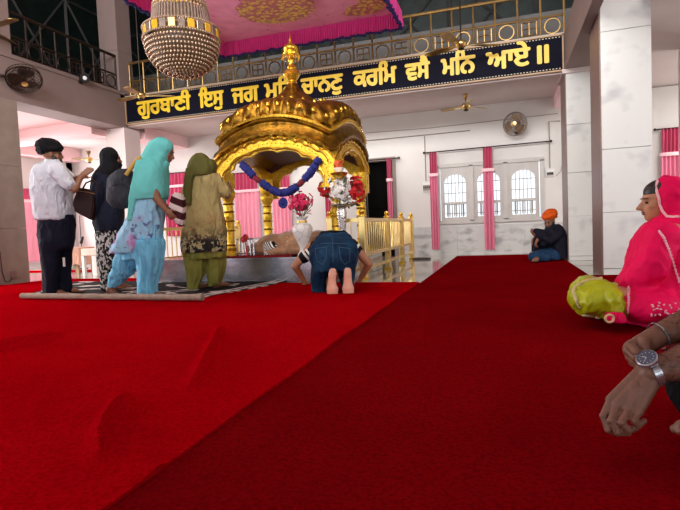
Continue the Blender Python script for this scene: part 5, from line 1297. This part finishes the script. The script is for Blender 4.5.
# watch arm (nearer), hand hanging loosely closed
W_, E_ = J(651, 373, 0), J(730, 352, -.03)
chain(b, [(sh2, .062), (E_, .05), (J(690, 361, -.01), .047), (J(664, 368.5, 0), .034), (W_, .0285)], 20)
WK = [J(643, 370, .014), J(646, 374, .004), J(650, 377, -.006), J(655, 380, -.012)]
FG = [[(611, 399.5, .022), (603.8, 416, .012), (608, 429.5, .0), (617, 433.5, .004)], [(618, 404, .004), (611.5, 420.5, -.014), (618, 432.5, -.022), (627, 433, -.014)],
      [(628, 408.5, -.012), (622, 422.5, -.03), (628.5, 430.5, -.034), (636, 428, -.026)], [(638, 411.5, -.024), (634, 421, -.036), (638.5, 425.5, -.036), (644, 421, -.028)]]
for wk, fg, r in zip(WK, FG, (.0098, .0098, .0094, .0086)):
    p = [J(*q) for q in fg]; cap(b, wk, p[0], .0165, .0128, 18); ell(b, p[0]-UP*.0005, .0138, None, 2)
    chain(b, [(p[0], r*1.05), (p[1], r), (p[2], r*.92), (p[3], r*.84)], 16); ell(b, p[1], r*1.12, None, 2); ell(b, p[2], r*1.02, None, 2)
ell(b, J(636, 391, .0), (.024, .02, .036), Matrix.Rotation(.7, 3, FH), 3)
chain(b, [(J(640, 383, .025), .018), (J(619, 397, .048), .014), (J(609, 410, .05), .0115), (J(606, 420, .044), .01)], 16)       # thumb on the far side
# bangle arm (behind), its hand holding the other wrist
W2, E2 = J(656, 337, .09), J(735, 305, .12)
chain(b, [(sh1, .06), (E2, .05), (J(695, 321, .11), .043), (J(670, 331, .095), .034), (W2, .028)], 20)
C2 = J(641, 347, .08); cap(b, W2, C2, .028, .03, 18); ell(b, J(637, 350, .07), (.034, .034, .03), None, 3)
K2 = [J(630.5, 345.5, .045), J(629, 351, .055), J(630, 357, .062), J(633, 362.5, .068)]
for k, r, o in zip(K2, (.0115, .0118, .0112, .0105), ((636, 352, .012), (636, 358, .02), (637, 363, .03), (639, 366, .04))):
    cap(b, C2, k, .016, r, 16); ell(b, k, r*1.12, sub=2); q = J(*o); chain(b, [(k, r), (q, r*.95), (J(o[0]+8, o[1]+2, o[2]+.004), r*.85)], 16)
chain(b, [(J(645, 341, .06), .017), (J(645, 349, .035), .0125), (J(648, 355, .028), .0105)], 16)
# torso, head, legs, foot outside the frame
tc_ = J(830, 330, .04); chain(b, [(J(815, 235, .04), .1), (J(830, 300, .04), .16), (J(835, 430, .04), .17)])
P8, M8 = head(b, J(795, 150, .04), (-RH*.9-UP*.3), UP, 1.02, J(812, 225, .04))
chain(b, [(J(830, 440, -.02), .10), (J(712, 392, .0), .05), (J(745, 450, .16), .045)]); chain(b, [(J(830, 440, .15), .10), (J(725, 392, .34), .05), (J(718, 447, .2), .045)])
fh = at(712, 455, 1.36); ft = at(678, 449, 1.36); foot(b, V((*fh.xy, .03)), V((*ft.xy, .03)), UP, 1.0, J(718, 447, .12))
M_nearskin = pm('dark_brown_hairy_skin', (112, 72, 56), .5, var=.12, scale=26, bump=.25, bscale=120)
body8 = F.add('body', b, M_nearskin, .0026, 2)
b = bm_(); rd = random.Random(3)      # arm hair lying along both forearms
for A, B_, R0, R1, n in ((W_, J(690, 361, -.01), .031, .047, 260), (W2, J(695, 321, .11), .03, .044, 220)):
    d = (B_-A).normalized(); u, w = frame(d)
    for k in range(n):
        t = rd.uniform(.12, 1); a = rd.uniform(0, 2*pi); e = u*cos(a)+w*sin(a); r = (R0+(R1-R0)*t)*.985; p = A.lerp(B_, t)+e*r; q = p+e*.004-d*rd.uniform(.008, .016)+u*rd.uniform(-.004, .004)
        tube(b, (p, p.lerp(q, .5)+e*.0015, q), [.0005, .0005, .0002], 3)
obj('arm_hair', b, M_hair, body8, kind='stuff')
b = bm_()     # finger nails
for (x, y, w) in ((619, 434.5, .001), (629, 434, -.017)): ell(b, J(x, y, w), (.0055, .004, .0045), None, 2)
obj('fingernail', b, pm('pale_nail', (150, 106, 92), .3), body8, smooth=True)
M_blk = pm('black_trouser_cloth', (15, 16, 20), .85, var=.2)
b = bm_(); chain(b, [(J(835, 440, -.02), .14), (J(702, 389, .02), .08), (J(742, 447, .16), .065)]); chain(b, [(J(835, 440, .15), .15), (J(720, 392, .34), .085), (J(733, 446, .2), .06)]); F.add('trousers', b, M_blk, .009, 3, .008)
b = bm_(); chain(b, [(J(815, 240, .04), .13), (J(830, 300, .04), .19), (J(835, 430, .04), .19)]); chain(b, [(sh2, .08), (E_.lerp(sh2, .15), .066)]); chain(b, [(sh1, .08), (E2.lerp(sh1, .15), .066)]); chain(b, [(sh1, .085), (sh2, .085)]); F.add('shirt', b, pm('dark_shirt_cloth', (36, 38, 46), .85), .012, 3, .008)
b = bm_(); ell(b, P8(0, -.03, .042), (.082, .092, .088), M8, 3); ell(b, P8(0, -.045, -.01), (.078, .07, .075), M8, 3); F.add('hair', b, M_hair, .009)
# watch
T = thing('wristwatch', J(647, 361, -.03), 'silver wristwatch with dark blue dial on the near wrist', 'watch')
ax = (J(690, 361, -.01)-W_).normalized(); wc = W_.lerp(J(664, 368.5, 0), .15)
dc = J(647, 358.5, -.022); up_ = (dc-wc); up_ = (up_-ax*up_.dot(ax)).normalized(); sd = ax.cross(up_)
pts = [wc+(up_*cos(t)+sd*sin(t))*.0325 for t in [2*pi*i/40 for i in range(41)]]
b = bm_(); loft(b, [[p-ax*.009, p+ax*.009, p+ax*.009+(p-wc).normalized()*.003, p-ax*.009+(p-wc).normalized()*.003] for p in pts], cap=False); obj('strap', b, M_steel, T)
nd = (UP*.68-RH*.5-FH*.28).normalized()
b = bm_(); lathe(b, [(0, -.008), (.023, -.008), (.0265, -.002), (.0255, .003), (.022, .005), (.022, .003), (0, .003)], dc, 36, nd); obj('case', b, M_steel, T, smooth=True)
b = bm_(); lathe(b, [(0, .0032), (.0218, .0032), (.0218, .0038), (0, .0038)], dc, 36, nd); dl = obj('dial', b, pm('dark_blue_dial', (70, 76, 96), .2, var=.1), T, smooth=True)
u, w = frame(nd); b = bm_()
for k in range(12): e = u*cos(k*pi/6)+w*sin(k*pi/6); tube(b, (dc+e*.0145+nd*.004, dc+e*.017+nd*.004), .0005, 4)
tube(b, (dc+nd*.0042, dc+u*.011+nd*.0042), .0006, 4); tube(b, (dc+nd*.0042, dc+w*.014+nd*.0042), .0005, 4); obj('hour_marks', b, M_whitep, dl)
b = bm_(); lathe(b, [(0, 0), (.003, 0), (.003, .005), (0, .005)], dc+frame(nd)[0]*.026, 12, frame(nd)[0]); obj('crown', b, M_steel, T, smooth=True)
# steel bangle
b = bm_(); ax = (J(670, 331, .095)-W2).normalized(); u, w = frame(ax); c1 = W2+ax*.008; n = 40
loft(b, [[c1+(u*cos(2*pi*k/n)+w*sin(2*pi*k/n))*(.0345+q) + ax*z for q, z in ((0, -.0025), (.0025, -.0025), (.0025, .0025), (0, .0025))] for k in range(n+1)], cap=False)
obj('bangle', b, M_steel, label='thin steel bangle on the far wrist of the person at the right edge', cat='bangle', smooth=True)
# ------------------------------------------------------------------ CLOTH surface folds (fine relief on every cloth)
for nme, m in MATS.items():
    if not (nme.endswith('_cloth') or nme.endswith('denim')): continue
    nt = m.node_tree; N = nt.nodes; L = nt.links; b = N['Principled BSDF']; b.inputs['Specular IOR Level'].default_value = .15; b.inputs['Sheen Weight'].default_value = 0
    tc = N.new('ShaderNodeTexCoord'); mp = N.new('ShaderNodeMapping'); soft = 'dupatta' in nme or 'scarf' in nme; mp.inputs['Scale'].default_value = (5, 5, 4) if soft else (11, 11, 4); L.new(tc.outputs['Object'], mp.inputs[0])
    nz = N.new('ShaderNodeTexNoise'); nz.inputs['Scale'].default_value = 1.6; nz.inputs['Detail'].default_value = 3; nz.inputs['Distortion'].default_value = .6; L.new(mp.outputs[0], nz.inputs['Vector'])
    bp = N.new('ShaderNodeBump'); bp.inputs['Strength'].default_value = .4 if soft else .7; bp.inputs['Distance'].default_value = .06; L.new(nz.outputs[0], bp.inputs['Height'])
    if b.inputs['Normal'].links: L.new(b.inputs['Normal'].links[0].from_socket, bp.inputs['Normal'])
    L.new(bp.outputs[0], b.inputs['Normal'])
# ================================================================== LIGHT
w = bpy.data.worlds.new('sky'); SC.world = w; w.use_nodes = True
bg = w.node_tree.nodes['Background']; bg.inputs[0].default_value = (.86, .93, 1, 1); bg.inputs[1].default_value = 1.2
def area(name, loc, target, sx, sy, power, col=(1, .97, .93)):
    l = bpy.data.lights.new(name, 'AREA'); l.shape = 'RECTANGLE'; l.size = sx; l.size_y = sy; l.energy = power; l.color = col
    o = bpy.data.objects.new(name, l); COL.objects.link(o); o.location = loc; d = V(target)-V(loc); o.rotation_euler = d.to_track_quat('-Z', 'Y').to_euler(); return o
area('daylight_rear_clerestory', (-2, -4.2, 5.0), (-1.5, 8, 1.6), 8, 2.6, 1150, (1, .98, .96))
area('daylight_rear_doors', (0, -4.2, 1.5), (-1, 6, 1.4), 8, 2.2, 30)
area('daylight_right_gallery', (5.0, 3.5, 1.7), (1, 6.0, 1.2), 5, 1.8, 110)
area('daylight_left_gallery', (-10.3, 8.8, 1.4), (-6, 8.5, 1.5), 2.2, 1.2, 110, (1, .93, .94))
area('daylight_left_windows', (-10.2, 3.2, 1.7), (-3, 2.6, .2), 3.4, 1.6, 330, (1, .96, .95))
area('gallery_fill_left', (-8.8, 6.8, 2.55), (-8.8, 7.2, 0), 1.6, 1.6, 34, (1, .94, .95))  # fill added to brighten the left gallery, no lamp hangs here
area('gallery_fill_right', (3.2, 8.8, 2.5), (3.2, 9.2, 0), 1.2, .6, 22)  # fill added to lift the right gallery
area('right_end_fill', (5.1, 8.9, 1.5), (2, 9.2, 2.3), 1.6, 1.4, 60)  # added light, tilted up to brighten the right gallery ceiling and wall
area('gallery_fill_back', (-3.0, 9.4, 2.6), (-3.0, 9.4, 0), 3, .4, 20)  # fill added beneath the back balcony
l = bpy.data.lights.new('cloth_fill_light', 'POINT'); l.energy = 100; l.color = (1, .86, .7); l.shadow_soft_size = .15  # added above the chandelier to brighten the hanging pink cloth
o = bpy.data.objects.new('cloth_fill_light', l); COL.objects.link(o); o.location = (HCX, HCY, z13+.82)
SC.view_settings.view_transform = 'Standard'; SC.view_settings.look = 'None'; SC.view_settings.gamma = 1; SC.view_settings.exposure = .38
